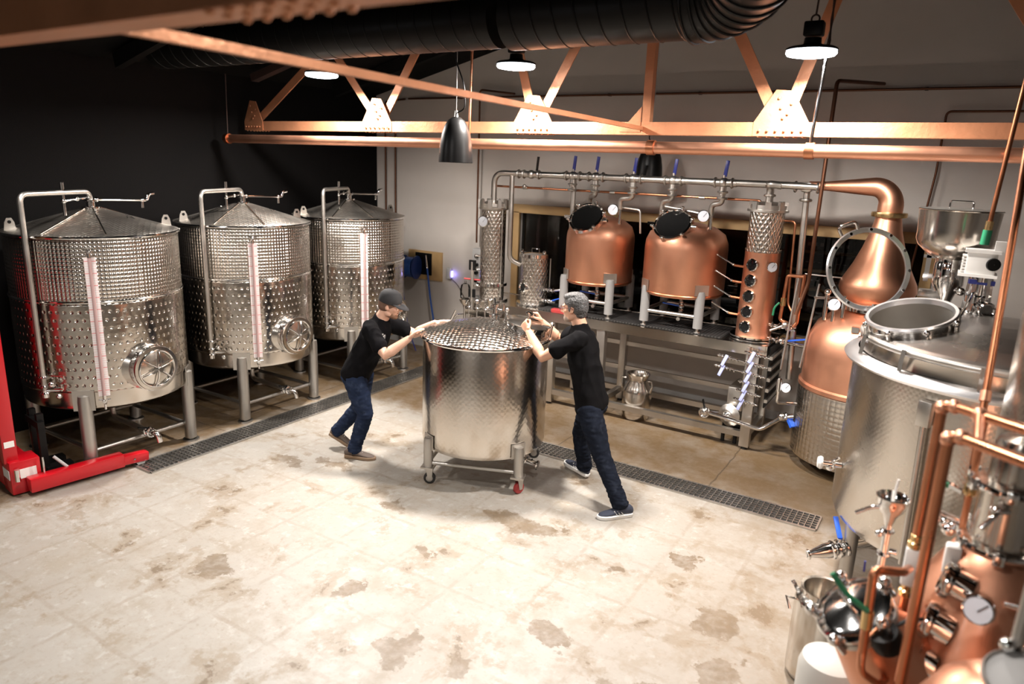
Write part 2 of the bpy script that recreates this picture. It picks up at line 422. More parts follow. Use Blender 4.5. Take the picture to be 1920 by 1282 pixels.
# window with a pine frame; the dark store room behind it
wn = bpy.data.objects.new('window_1', None); COL.objects.link(wn); wn.location = ((x0+x1)/2, WY1, z0); struct(wn)
b = B(); f = .10
b.box(((x0+x1)/2, WY1-.01, z1+.045), (x1-x0+.2, .05, .11)); b.box(((x0+x1)/2, WY1-.01, z0-.04), (x1-x0+.2, .07, .08))
for x in (x0-.05, x1+.05): b.box((x, WY1-.01, (z0+z1)/2), (f, .05, z1-z0))
O('window_frame', b, M['wood'], wn)
b = B()
for x in (-4.1, -2.9, -1.9, -1.12): b.box((x, WY1+.07, (z0+z1)/2), (.05, .05, z1-z0))
O('window_mullion', b, M['black'], wn)
O('window_pane', B().box(((x0+x1)/2, WY1+.06, (z0+z1)/2), (x1-x0, .008, z1-z0)), M['window_glass'], wn)
b = B(); b.box((-2.6, 10.2, 1.6), (6.2, .1, 3.2)); b.box((-5.75, 9.2, 1.6), (.1, 2, 3.2)); b.box((.55, 9.2, 1.6), (.1, 2, 3.2)); b.box((-2.6, 9.2, 3.25), (6.2, 2, .1))
struct(O('wall_storeroom', b, M['walldark'], origin=False))
struct(O('floor_storeroom', B().box((-2.6, 9.2, -.05), (6.2, 1.86, .1)), M['wallgrey'], origin=False))
sh = thing('storage_shelf', 'dark storage shelf with black boxes seen through the window behind the pot still', 'shelf', (-1.15, 9.1, 0))
b = B()
for z in (1.05, 1.42, 1.64, 1.86): b.box((-1.05, 9.1, z), (1.3, .35, .03))
for x in (-1.68, -.42): b.box((x, 9.1, 1.05), (.05, .35, 2.1))
O('rack', b, M['wood'], sh)
for i, (x, z) in enumerate([(-1.42, 1.95), (-1.15, 1.95), (-1.42, 1.74), (-1.15, 1.74), (-1.42, 1.53), (-1.15, 1.53)]):
    c = O('storage_box', B().box((x, 9.08, z+.002), (.24, .26, .14), bev=.01), M['blackmatte'])
    col_ = 'left' if x < -1.3 else 'right'; row = ['top', 'middle', 'bottom'][i//2]
    tag(c, f'black box with white marks, {col_} one on the {row} board of the dark shelf', 'box', 'black boxes on the shelf behind the window')
    b = B()
    for k in range(3): b.box((x-.07+.07*k, 8.945, z), (.035, .006, .04 if i < 2 else .012))
    O('box_mark', b, M['white'], c)
# floor drains
def drain(p0, p1, w, lab):
    p0, p1 = V(p0), V(p1); d = (p1-p0); L = d.length; d.normalize(); s = V((-d.y, d.x, 0)); z = V((0, 0, .009))
    r = thing('floor_drain', lab, 'drain', tuple((p0+p1)/2))
    b = B(); n = int(L/.045)
    for i in range(n+1):
        c = p0+d*(L*i/n)+z; b.bar(c-s*w/2, c+s*w/2, .007, .012)
    for k in range(1, 6):
        o = s*(w*k/6-w/2)+z; b.bar(p0+o, p1+o, .007, .012)
    O('drain_grate', b, M['satin'], r)
    b = B()
    for sg in (-1, 1): b.bar(p0+s*sg*(w/2+.01)+z*.7, p1+s*sg*(w/2+.01)+z*.7, .022, .014)
    for c in (p0, p1): b.bar(c-s*w/2+z*.7, c+s*w/2+z*.7, .014, .02)
    O('drain_frame', b, M['legsteel'], r)
    O('drain_channel', B().box((p0+p1)/2+V((0, 0, .0015)), (w if abs(d.y) > .5 else L, L if abs(d.y) > .5 else w, .003)), M['blackmatte'], r)
drain((-5.79, 3.20, 0), (-5.79, 8.0, 0), .26, 'long black floor drain grating in front of the dimpled tanks on the left')
drain((-3.32, 5.77, 0), (-.60, 5.77, 0), .25, 'long black floor drain grating running across in front of the steel bench')

# ------------------------------------------------------------------ roof trusses
def truss(y, lab, zc=3.03):
    r = thing('roof_truss', lab, 'truss', (RIDGE_X, y, zc), 'copper painted roof trusses')
    b = B(); b.box((RIDGE_X, y-.03, zc+.03), (9.9, .012, .10)); b.box((RIDGE_X, y+.02, zc-.016), (9.9, .11, .012))
    O('bottom_chord', b, M['copper_paint'], r)
    for s in (-1, 1):
        xe = WX0+.35 if s < 0 else WX1-.35
        b = B().bar((xe, y, roofz(xe)-.12), (RIDGE_X, y, zr-.12), .10, .08); O('top_chord', b, M['rod'], r)
    for s in (-1, 1):
        X = lambda x: RIDGE_X+(x-RIDGE_X)*(-s)
        for (xa, xb) in ((-3.42, -3.80), (-3.36, -2.45), (-5.30, -5.95), (-5.22, -4.45), (-7.15, -6.05)):
            xa, xb = X(xa), X(xb); zt = roofz(xb)-.15
            a, c = V((xa, y, zc+.10)), V((xb, y, zt)); b = B(); b.bar(a, c, .012, .085); b.bar(a+V((0, .03, 0)), c+V((0, .03, 0)), .06, .012)
            O('brace', b, M['copper_paint'], r)
        for xn, w in ((-3.40, 1), (-5.27, 1), (-7.2, .8)):
            x = X(xn); b = B()
            b.prism([(x-.20*w, zc-.02), (x+.20*w, zc-.02), (x+.20*w, zc+.07), (x+.06*w, zc+.30), (x-.06*w, zc+.31), (x-.20*w, zc+.08)], (0, y-.040, 0), (1, 0, 0), (0, 0, 1), -.012)
            for k in range(6): b.ball((x-.15*w+.06*w*k, y-.054, zc+.02), .011, (1, .6, 1), n=8)
            for (dx, dz) in ((-.03, .25), (-.01, .18), (.01, .11), (.06, .21), (.04, .14)): b.ball((x+dx, y-.054, zc+dz), .011, (1, .6, 1), n=8)
            for k in range(6):
                for dy in (-.045, .0, .05): b.ball((x-.16*w+.064*w*k, y+.02+dy, zc-.024), .011, (1, 1, .7), n=8)
            O('gusset_plate', b, M['copper_paint'], r)
    b = B().bar((RIDGE_X, y, zc), (RIDGE_X, y, zr-.15), .07, .07); O('king_post', b, M['copper_paint'], r)
    b = B().prism([(RIDGE_X-.22, zc), (RIDGE_X-.04, zc), (RIDGE_X-.04, zc+.2)], (0, y-.03, 0), (1, 0, 0), (0, 0, 1), .01); O('gusset_plate', b, M['copper_paint'], r)
truss(5.73, 'far copper painted roof truss above the steel bench and copper kettles')
truss(1.05, 'near blurred copper painted roof truss at the top left edge', 3.06)
tag(O('bracing_bar', B().bar((-1.96, 1.09, 3.06), (-2.36, 5.69, 3.06), .03, .03), M['copper_paint']), 'thin copper painted bar running between the two roof trusses', 'brace')
for i, y in enumerate((2.6, 4.2, 7.1)):
    for s in (-1, 1):
        x = RIDGE_X+s*2.6
        o = O('roof_purlin', B().box((x, y, roofz(x)-.10), (4.9, .08, .14), Matrix.Rotation(s*atan2(SLOPE, 1), 3, 'Y')), M['roof'])
        tag(o, f"black roof purlin on the {'left' if s < 0 else 'right'} slope, {['nearest', 'middle', 'farthest'][i]} of its three", 'purlin', 'black purlins under the roof')
# big copper pipe on hangers
r = thing('copper_main', 'long thick copper pipe hanging along below the far roof truss', 'pipe', (-3.4, 5.39, 2.9))
O('pipe', B().cyl((-7.3, 5.39, 2.9), (1.9, 5.39, 2.9), .046, n=28), M['copper'], r)
for x in (-7.28, -2.14, -.98):
    O('pipe_clamp', B().lathe([(.047, -.03), (.056, -.03), (.056, .03), (.047, .03)], (x, 5.39, 2.9), (1, 0, 0), 28), M['copper_pipe'], r)
for x, top, k in ((-7.28, 3.6, 'rod'), (-3.88, 3.9, 'copper_pipe'), (-.98, 3.62, 'chrome')):
    O('hanger_rod', B().cyl((x, 5.39, 2.94), (x+(.02 if k != 'chrome' else .03), 5.39, top), .006 if k == 'rod' else .012, n=10), M[k], r)
    if k == 'chrome': O('hanger_chain', B().tube([(x+.03, 5.39, top+.06*i) for i in range(20)], [.010, .006]*10, 8), M['rod'], r)
# spiral duct
r = thing('ventilation_duct', 'black spiral ventilation duct with an elbow under the roof', 'duct', (-3.5, 4.6, 3.67))
b1 = B().tube([(-7.2, 4.6, 3.745), (-3.05, 4.6, 3.745)], .195, 40); b2 = B().tube([(-2.95, 4.6, 3.745), (-1.55, 4.6, 3.745)], .215, 40)
for i in range(24): b1.torus((-7.1+.17*i, 4.6, 3.745), .196, .006, (1, 0, .18), 32, 6)
for i in range(8): b2.torus((-2.85+.165*i, 4.6, 3.745), .217, .007, (1, 0, .18), 32, 6)
O('duct_run', b1, M['duct'], r); O('duct_run', b2, M['duct'], r)
path = [V((-1.62, 4.6, 3.745)), V((-1.02, 4.6, 3.77)), V((-.98, 3.1, 4.05))]; el = []
for k in range(15): t_ = k/14; el.append(path[0]*(1-t_)**2+path[1]*2*t_*(1-t_)+path[2]*t_*t_)
b = B().tube(el, .235, 40)
for k in range(14): b.torus(el[k], .238, .010, (el[min(k+1, 14)]-el[max(k-1, 0)]), 36, 6)
O('duct_elbow', b, M['duct'], r)

# ------------------------------------------------------------------ lamps
def led_lamp(loc, lab, watts=LAMP_FAR):
    x, y, z = loc; r = thing('bay_lamp', lab, 'lamp', loc, 'white led bay lamps under the roof')
    O('lamp_body', B().lathe([(.02, .085), (.052, .085), (.055, .05), (.075, .036), (.148, .026), (.162, .018), (.164, .006), (.15, .003)], (x, y, z), n=40, cap0=True, cap1=True), M['black'], r)
    O('lamp_lens', B().lathe([(.150, .004), (.157, -.002), (.158, -.010), (.148, -.022), (.10, -.030), (.001, -.033)], (x, y, z), n=40), M['lens'], r)
    O('lamp_driver', B().box((x, y, z+.14), (.12, .09, .09), bev=.01), M['black'], r)
    O('lamp_hook', B().torus((x, y, z+.20), .025, .006, (0, 1, 0), 16, 6), M['rod'], r)
    zt = roofz(x)-.1
    O('lamp_cord', B().cyl((x, y, z+.22), (x+.03, y, zt), .006, n=8), M['rod'], r)
    ld = bpy.data.lights.new('lamp_light', 'AREA'); ld.shape = 'DISK'; ld.size = .28; ld.energy = watts; ld.color = (1, .93, .86)
    lo = bpy.data.objects.new('lamp_light', ld); COL.objects.link(lo); lo.parent = r; lo.location = (0, 0, -.055); ld.spread = radians(165)
led_lamp((-5.55, 5.22, 3.52), 'white led bay lamp above the second dimpled tank, leftmost of the far row')
led_lamp((-3.30, 5.22, 3.52), 'white led bay lamp beside the gusset in the middle of the far row')
led_lamp((-1.02, 5.22, 3.52), 'white led bay lamp above the copper column, rightmost of the far row')
for i, x in enumerate((-5.55, -3.30, -1.02)):
    led_lamp((x, 2.35, 3.62), f"white led bay lamp of the row nearer the viewer, {['left', 'middle', 'right'][i]} one", LAMP_NEAR)
for i, (x, y) in enumerate(((-2.8, -2.9), (-.2, -2.9), (-3.6, -5.2), (-.8, -5.2))):  # lamps added behind the camera to light the floor mirrored in the steel
    led_lamp((x, y, 3.62), ['white led bay lamp just behind the viewer, left one', 'white led bay lamp just behind the viewer, right one', 'white led bay lamp at the unseen end of the hall, left one', 'white led bay lamp at the unseen end of the hall, right one'][i], FILL_REAR)
def pendant(loc, h, rad, ztop, lab, dx):
    x, y, z = loc; r = thing('pendant_lamp', lab, 'lamp', loc, 'black bell pendants')
    p = [(rad, 0), (rad*.985, h*.12), (rad*.94, h*.36), (rad*.83, h*.62), (rad*.67, h*.80), (rad*.48, h*.92), (rad*.25, h*.985), (.02, h)]
    b = B().lathe(p+[(.012, h)]+[(max(q[0]-.006, .01), q[1]-.004) for q in reversed(p)]+[(rad, 0)], (x, y, z), n=48)
    O('lamp_shade', b, M['black'], r)
    O('lamp_cap', B().cyl((x, y, z+h-.005), (x, y, z+h+.05), .018, .010), M['satin'], r)
    O('suspension_wire', B().cyl((x, y, z+h+.05), (x, y, ztop), .0025, n=6), M['satin'], r)
    O('lamp_cord', B().pipe([(x, y, z+h+.03), (x+dx, y, z+h+.06), (x+dx*.9, y, z+h+.25), (x-.02, y, z+h+.45), (x-.01, y, ztop)], .006, .08, 8), M['black'], r)
pendant((-3.735, 5.0, 2.735), .37, .146, 4.3, 'black bell pendant lamp hanging in front of the thick copper pipe', .09)
pendant((-3.0, 7.55, 2.63), .36, .145, 4.4, 'black bell pendant lamp hanging near the white back wall behind the copper pipe', -.03)

# ------------------------------------------------------------------ small pipes on the back wall
yw = WY1-.045
def wallpipe(pts, rad, lab, clips=(), mat='dark_copper', g='thin copper lines on the back wall'):
    o = thing('copper_line', lab, 'pipe', pts[0], g); O('pipe', B().pipe(pts, rad, .05, 10), M[mat], o)
    b = B()
    for (x, z) in clips: b.box((x, yw+.015, z), (.03, .05, .03))
    if clips: O('pipe_clips', b, M['rod'], o)
wallpipe([(-6.9, yw, 3.57), (2.8, yw, 3.57)], .013, 'upper dark copper line running level along the white back wall', [(-6+1.1*i, 3.57) for i in range(8)])
wallpipe([(-7.15, yw, 1.0), (-7.15, yw, 3.22), (2.8, yw, 3.22)], .013, 'lower dark copper line along the white back wall bending down behind the third tank', [(-6+1.1*i, 3.22) for i in range(8)])
wallpipe([(-7.34, yw, .9), (-7.34, yw, 3.54), (-6.96, yw, 3.565)], .013, 'upright copper line nearest the black wall in the back corner')
wallpipe([(-5.64, yw-.045, 1.66), (-5.64, yw-.045, 3.66), (-5.1, yw-.045, 3.60)], .013, 'upright copper line behind the tall quilted column')
wallpipe([(-.42, yw-.04, 1.2), (-.30, yw-.04, 2.80), (-.30, yw-.04, 3.36), (.6, yw-.04, 3.36)], .011, 'thin upright copper line on the back wall left of the grain hopper')
wallpipe([(-1.20, 7.0, 1.45), (-1.14, 7.06, 1.75), (-1.14, 7.10, 3.55), (-.85, 7.9, 3.6)], .018, 'upright copper line rising beside the copper column up past the roof truss', g='upright copper supply lines')
# hose reel on its board, outlet with a blue glow, grey box
r = thing('mounting_board', 'pine board screwed to the back wall beside the third tank', 'board', (-6.63, WY1, 1.03)); O('board', B().box((-6.60, WY1-.015, 1.24), (.62, .03, .42)), M['wood'], r)
O('backing_plate', B().box((-6.62, WY1-.034, 1.26), (.30, .012, .32)), M['black'], r)
r = thing('hose_reel', 'blue hose reel on the pine board beside the third tank', 'hose reel', (-6.72, 7.95, 1.1))
O('drum', B().lathe([(.06, -.11), (.17, -.11), (.17, -.09), (.10, -.08), (.10, .08), (.17, .09), (.17, .11), (.06, .11)], (-6.72, 7.93, 1.22), (1, .25, 0), 36, cap0=True, cap1=True), M['hosereel'], r)
O('wall_bracket', B().box((-6.72, 8.045, 1.22), (.10, .12, .28)), M['black'], r)
b = B()
for k in range(7): b.torus((-6.72-.06+.02*k, 7.93, 1.22), .135, .010, (1, .25, 0), 32, 6)
O('coiled_hose', b, M['hoseblue'], r)
O('hanging_hose', B().pipe([(-6.72, 7.80, 1.25), (-6.71, 7.76, .9), (-6.62, 7.76, .35), (-6.5, 7.8, .02)], .008, .2, 8), M['navy'], r)
r = thing('air_hose', 'blue hose with a steel end hanging down from the pine board', 'hose', (-6.45, 8.0, .02))
O('hose', B().pipe([(-6.50, 8.05, 1.22), (-6.42, 8.02, .8), (-6.30, 8.0, .3), (-6.3, 7.95, .012)], .013, .2, 8), M['hoseblue'], r)
O('hose_end', B().cyl((-6.535, 8.06, 1.40), (-6.50, 8.05, 1.21), .013, .017), M['chrome'], r)
r = thing('wall_charger', 'white plug-in device with a blue glow on the white wall', 'charger', (-6.15, WY1, 1.1))
O('body', B().box((-6.15, WY1-.03, 1.17), (.075, .05, .16), bev=.012), M['grey'], r); O('indicator', B().box((-6.105, WY1-.02, 1.16), (.012, .03, .09)), M['led'], r)
O('cable', B().pipe([(-6.12, WY1-.03, 1.10), (-6.0, WY1-.02, 1.02), (-5.85, WY1-.02, .8), (-5.75, WY1-.03, .5)], .005, .15, 6), M['rod'], r)
ld = bpy.data.lights.new('indicator_light', 'POINT'); ld.energy = .25; ld.color = (.3, .25, 1); ld.shadow_soft_size = .02
lo = bpy.data.objects.new('indicator_light', ld); COL.objects.link(lo); lo.parent = r; lo.location = (.08, -.05, .06)
r = thing('control_box', 'grey electrical box on the wall behind the tall quilted column', 'electrical box', (-5.55, WY1, 1.05))
O('box', B().box((-5.55, WY1-.06, 1.32), (.28, .12, .52), bev=.01), M['grey'], r)
b = B()
for z in (1.48, 1.36, 1.25, 1.14): b.cyl((-5.60, WY1-.12, z), (-5.60, WY1-.16, z), .025, n=12)
O('knob', b, M['black'], r)
# ------------------------------------------------------------------ dimpled tanks (local frame: +x is the front)
def pol(r, deg, z): return V((r*cos(radians(deg)), r*sin(radians(deg)), z))
def make_tank():
    r = thing('fermentation_tank', 'x', 'tank', (0, 0, 0), 'dimpled stainless tanks along the black wall')
    O('body', B().lathe([(.001, .50), (.30, .515), (.60, .55), (.668, .585), (.676, .62), (.676, 2.0), (.66, 2.03)], n=96), M['steel'], r)
    O('dimple_jacket', B().lathe([(.676, .725), (.684, .735), (.685, .75), (.685, 1.47), (.684, 1.485), (.676, 1.495)], n=128, R=.685), M['dimple'], r)
    O('upper_jacket', B().lathe([(.677, 1.515), (.681, 1.52), (.681, 2.0), (.677, 2.01)], n=128, R=.681), M['pillow'], r)
    b = B().torus((0, 0, 1.503), .684, .011, n=96); O('seam_band', b, M['chrome'], r)
    lid = O('lid', B().lathe([(.690, 2.018), (.698, 2.024), (.698, 2.036), (.690, 2.044), (.60, 2.068), (.10, 2.222), (.06, 2.228), (.001, 2.228)], n=96, R=.7), M['lidturned'], r)
    b = B()
    for a in (-62, -20, 100, 190): b.bar(pol(.09, a, 2.229), pol(.66, a, 2.058), .012, .006)
    O('lid_seams', b, M['steel'], lid)
    O('lid_rim', B().torus((0, 0, 2.032), .694, .012, n=96), M['chrome'], r)
    for a in (75, -105, 165):
        b = B(); c = pol(.615, a, 2.05); t = V((-sin(radians(a)), cos(radians(a)), 0))
        b.prism([(-.045, 0), (.045, 0), (.035, .07), (.018, .105), (-.018, .105), (-.035, .07)], c-t*.006, pol(1, a, 0), (0, 0, 1), -.012)
        g = O('lifting_lug', b, M['satin'], r)
        O('lug_hole', B().cyl(c+V((0, 0, .072))+t*.009, c+V((0, 0, .072))-t*.009, .014, n=12), M['black'], g)
    for a in (45, -45, 135, -135):
        g = O('leg', B().lathe([(.055, .03), (.055, .65), (.05, .70), (.001, .715)], pol(.67, a, 0), n=28), M['legsteel'], r)
        O('foot', B().lathe([(.03, .03), (.03, .016), (.075, .014), (.078, 0)], pol(.67, a, 0), n=28, cap0=True, cap1=True), M['satin'], g)
        c = pol(.684, a, .66); t = V((-sin(radians(a)), cos(radians(a)), 0))
        O('weld_plate', B().prism([(-.085, -.09), (.085, -.09), (.085, .09), (-.085, .09)], c-pol(.0, a, 0), t, (0, 0, 1), .006), M['satin'], g)
    for a0, a1 in ((45, -45), (135, -135), (45, 135), (-45, -135)):
        O('stretcher', B().cyl(pol(.62, a0, .175), pol(.62, a1, .175), .020, n=14), M['legsteel'], r)
    # level gauge
    a = -31.5; t = V((-sin(radians(a)), cos(radians(a)), 0)); c = pol(.712, a, 0)
    g = thing_part('level_gauge', r)
    b = B(); W = .043
    vs = [b.bm.verts.new(c+t*x+V((0, 0, z))) for x, z in ((-W, .70), (W, .70), (W, 1.88), (-W, 1.88))]
    f = b.bm.faces.new(vs)
    for l, uv in zip(f.loops, ((0, .70), (.07, .70), (.07, 1.88), (0, 1.88))): l[b.uv].uv = uv
    ex = bmesh.ops.extrude_face_region(b.bm, geom=[f]); bmesh.ops.translate(b.bm, verts=[v for v in ex['geom'] if isinstance(v, bmesh.types.BMVert)], vec=pol(-.006, a, 0))
    O('scale', b, M['scalewhite'], g)
    O('sight_tube', B().cyl(c+pol(.014, a, .66), c+pol(.014, a, 1.92), .0135, n=12), M['mauve'], g)
    b = B()
    for z, s in ((1.93, 1), (.66, -1)):
        b.cyl(pol(.67, a, z), pol(.745, a, z), .016, n=12); b.ball(c+pol(.014, a, z), .022, n=12); b.cyl(c+pol(.014, a, z), c+pol(.014, a, z-.05*s), .015, n=12)
        b.cyl(c+t*.045+pol(.01, a, z+.01), c-t*.045+pol(.01, a, z+.01), .007, n=8)
    b.cyl(c+pol(.014, a, .63), c+pol(.014, a, .585), .010, n=10)
    O('gauge_valve', b, M['chrome'], g)
    # manway
    z = .895; g = O('manway', B().lathe([(.19, .60), (.19, .735), (.203, .745), (.203, .775), (.19, .785)], (0, 0, z), (1, 0, 0), 56), M['chrome'], r)
    O('manway_pad', B().lathe([(.235, .632), (.235, .640), (.19, .69)], (0, 0, z), (1, 0, 0), 56), M['steel'], g)
    O('manway_door', B().lathe([(.200, .775), (.195, .795), (.17, .797), (.155, .785), (.11, .800), (.05, .812), (.001, .815)], (0, 0, z), (1, 0, 0), 56), M['steel'], g)
    O('door_ring', B().torus((.80, 0, z), .160, .008, (1, 0, 0), 48), M['chrome'], g)
    b = B()
    for k in range(3):
        q = radians(20+60*k); d = V((0, cos(q), sin(q)))*.155
        m = V((.835, 0, z)); b.tube([m-d+V((-.03, 0, 0)), m-d*.5, m, m+d*.5, m+d+V((-.03, 0, 0))], .007, 8)
    O('door_handwheel', b, M['chrome'], g)
    b = B().cyl((.80, 0, z), (.865, 0, z), .022, n=16); b.bar((.85, -.075, z-.02), (.85, .075, z+.03), .018, .018)
    O('door_nut', b, M['chrome'], g)
    b = B().cyl((.72, .205, z+.06), (.72, .205, z-.10), .014, n=10); b.bar((.72, .2, z+.04), (.79, .15, z+.03), .02, .016); b.bar((.72, .2, z-.07), (.79, .15, z-.05), .02, .016)
    O('door_hinge', b, M['chrome'], g)
    # overflow / cleaning pipe
    a = -68
    O('cleaning_pipe', B().pipe([pol(.735, a, .74), pol(.735, a, 2.37), V((0, 0, 2.37)), V((0, 0, 2.22))], .0215, .07, 16), M['satin'], r)
    b = B()
    for z in (.74, .80, .88): b.torus(pol(.735, a, z), .028, .010, n=20, m=6)
    b.cyl(pol(.735, a, .76), pol(.69, a+9, .76), .018, n=12); b.cyl(pol(.735, a, .86), pol(.68, a, .86), .018, n=12); b.cyl(pol(.735, a, .70), pol(.735, a, .76), .028, n=12)
    b.bar(pol(.75, a+4, .90), pol(.76, a+15, .90), .012, .008); b.bar(pol(.75, a+4, .78), pol(.76, a+14, .79), .012, .008); b.ball(pol(.745, a+6, .82), .026, n=10); b.ball(pol(.745, a+10, .72), .024, n=10)
    O('drain_valve', b, M['chrome'], r)
    q = pol(.30, a, 0)
    b = B().cyl(q+V((0, 0, 2.18)), q+V((0, 0, 2.455)), .013, n=12); b.cyl(q+V((0, 0, 2.40)), q+V((0, 0, 2.455)), .017, n=12); b.ball(q+V((0, 0, 2.30)), .022, n=10); b.cyl(q+V((0, 0, 2.30)), V((-.0, 0, 2.32)), .010, n=8); b.ball(q*.5+V((0, 0, 2.31)), .02, n=10)
    O('vent_pipe', b, M['chrome'], r)
    e = V((.02, .46, 2.285))
    b = B().cyl((0, 0, 2.30), e, .011, n=12); b.ball((0, .05, 2.298), .024, n=10); b.ball(e, .02, n=10); b.pipe([e, e+V((.0, .05, .0)), e+V((0, .06, .05)), e+V((0, .12, .06))], .016, .03, 10); b.cyl(e, e-V((0, 0, .07)), .014, n=10)
    O('racking_arm', b, M['chrome'], r)
    O('lid_collar', B().lathe([(.075, 2.215), (.075, 2.24), (.035, 2.245), (.035, 2.28), (.045, 2.285), (.045, 2.30), (.02, 2.305)], n=28, cap1=True), M['chrome'], r)
    # outlet under the belly
    b = B().pipe([(0, 0, .52), (0, 0, .27), (.58, 0, .25)], .026, .08, 14); O('outlet_pipe', b, M['satin'], r)
    b = B().torus((.56, 0, .25), .036, .012, (1, 0, 0), 24, 8); b.torus((.61, 0, .25), .036, .012, (1, 0, 0), 24, 8); b.cyl((.57, 0, .25), (.61, 0, .25), .034, n=18)
    b.pipe([(.61, 0, .25), (.68, .02, .25), (.69, .03, .17)], .024, .05, 12)
    v = O('outlet_valve', b, M['chrome'], r)
    O('valve_handle', B().bar((.585, 0, .29), (.56, -.09, .31), .022, .012), M['black'], v)
    return r
def thing_part(name, par):
    e = bpy.data.objects.new(name, None); COL.objects.link(e); e.parent = par; e.empty_display_size = .05; return e
tk = make_tank(); tk.location = (-6.55, 3.40, 0)
tk['label'] = 'large dimpled stainless tank on legs behind the red stacker, nearest of the three'
dup(tk, (-6.55, 4.98, 0), 'large dimpled stainless tank on legs in the middle of the three')
dup(tk, (-6.55, 6.55, 0), 'large dimpled stainless tank on legs in the far corner behind the man in the cap')

# ------------------------------------------------------------------ wheeled tank being pushed
CX_, CY_ = -3.38, 5.01; CA = radians(21.4)
cart = thing('wheeled_tank', 'low stainless tank on castors being pushed by two men', 'tank', (CX_, CY_, 0))
cz = lambda r, deg, z: V((CX_+r*cos(radians(deg)), CY_+r*sin(radians(deg)), z))
O('shell', B().lathe([(.001, .27), (.30, .28), (.50, .30), (.543, .325), (.551, .36), (.551, 1.27), (.545, 1.285)], (CX_, CY_, 0), n=128, R=.551), M['cartshell'], cart)
lid = O('lid', B().lathe([(.548, 1.262), (.566, 1.268), (.570, 1.282), (.562, 1.296), (.52, 1.312), (.30, 1.372), (.12, 1.412), (.001, 1.42)], (CX_, CY_, 0), n=96), M['cartlid'], cart)
O('lid_rim', B().torus((CX_, CY_, 1.282), .566, .013, n=96), M['chrome'], lid)
b = B().lathe([(.04, 1.41), (.04, 1.44), (.055, 1.445), (.055, 1.46), (.02, 1.47), (.02, 1.53), (.03, 1.535), (.03, 1.55), (.012, 1.555)], (CX_+.05, CY_+.06, 0), n=20, cap1=True)
b.cyl((CX_-.03, CY_+.06, 1.50), (CX_+.13, CY_+.06, 1.51), .012, n=10); b.ball((CX_-.03, CY_+.06, 1.50), .02, n=10); b.cyl((CX_+.13, CY_+.06, 1.51), (CX_+.13, CY_+.06, 1.57), .014, n=10)
b.bar((CX_+.05, CY_+.06, 1.55), (CX_+.0, CY_+.12, 1.585), .014, .012)
O('top_valve', b, M['chrome'], lid)
q = V((-3.29, 4.79, 1.372)); b = B()
for k in range(4): d = V((cos(.5+pi*k/2), sin(.5+pi*k/2), 0)); b.tube([q, q+d*.03+V((0, 0, .015)), q+d*.05+V((0, 0, -.008))], .005, 6)
O('lid_bracket', b, M['satin'], lid)
# manway plate on the right of the lid
mw = V((-3.06, 5.17, 1.385)); nv = V((.18, .05, 1)).normalized()
g = O('manway', B().lathe([(.185, -.07), (.185, .0), (.197, .004), (.197, .016)], mw, nv, 48), M['chrome'], cart)
O('manway_cover', B().lathe([(.200, .016), (.200, .026), (.185, .032), (.06, .05), (.001, .054)], mw, nv, 48), M['steel'], g)
b = B(); k_ = mw+nv*.05; b.cyl(k_, k_+nv*.05, .012, n=12); b.lathe([(.012, 0), (.035, .004), (.038, .02), (.02, .03), (.001, .031)], k_+nv*.045, nv, 20); b.bar(k_+V((-.2, -.02, -.01)), k_+V((.2, .03, -.045)), .022, .012)
O('clamp_bar', b, M['chrome'], g)
b = B()
for x, y in ((-.215, -.02), (.215, .03)):
    p = mw+V((x, y, -.01-x*.18)); b.cyl(p-nv*.03, p+nv*.08, .011, n=10); b.ball(p+nv*.085, .02, n=10)
O('clamp_bolt', b, M['chrome'], g)
C4 = [V((-3.602, 4.495, 0)), V((-2.861, 4.786, 0))]; bk = V((-.365, .931, 0))*.795; C4 += [C4[1]+bk, C4[0]+bk]
for i, c in enumerate(C4):
    dr = (c-V((CX_, CY_, 0))).normalized()
    g = O('leg', B().lathe([(.042, .165), (.042, .40), (.036, .425)], c, n=26, cap0=True, cap1=True), M['legsteel'], cart)
    O('weld_plate', B().prism([(-.07, -.06), (.07, -.06), (.07, .07), (-.07, .07)], V((CX_, CY_, .385))+dr*.5535, V((-dr.y, dr.x, 0)), (0, 0, 1), .005), M['satin'], g)
    O('castor_plate', B().box(c+V((0, 0, .158)), (.115, .115, .014), Matrix.Rotation(CA, 3, 'Z')), M['satin'], g)
    sd = V((cos(CA+(.9 if i == 1 else .15)), sin(CA+(.9 if i == 1 else .15)), 0)); pd = V((-sd.y, sd.x, 0)); w = c+sd*.012+V((0, 0, .052))
    b = B().cyl(c+V((0, 0, .135)), c+V((0, 0, .152)), .036, n=18)
    for s in (-1, 1): b.prism([(-.03, .085), (.03, .085), (.022, -.012), (-.010, -.012)], w+pd*s*.026, sd, (0, 0, 1), .004*s)
    g2 = O('castor_fork', b, M['satin'], g)
    O('castor_wheel', B().lathe([(.012, -.018), (.044, -.018), (.052, -.011), (.052, .011), (.044, .018), (.012, .018)], w, pd, 28), M['wheelred' if i in (1,) else 'rubber'], g)
    O('wheel_hub', B().lathe([(.001, -.021), (.03, -.020), (.032, 0), (.03, .020), (.001, .021)], w, pd, 20), M['legsteel' if i != 1 else 'wheelred'], g)
for i in range(4):
    a, c = C4[i], C4[(i+1) % 4]; O('stretcher', B().cyl(a+V((0, 0, .195)), c+V((0, 0, .195)), .017, n=14), M['legsteel'], cart)
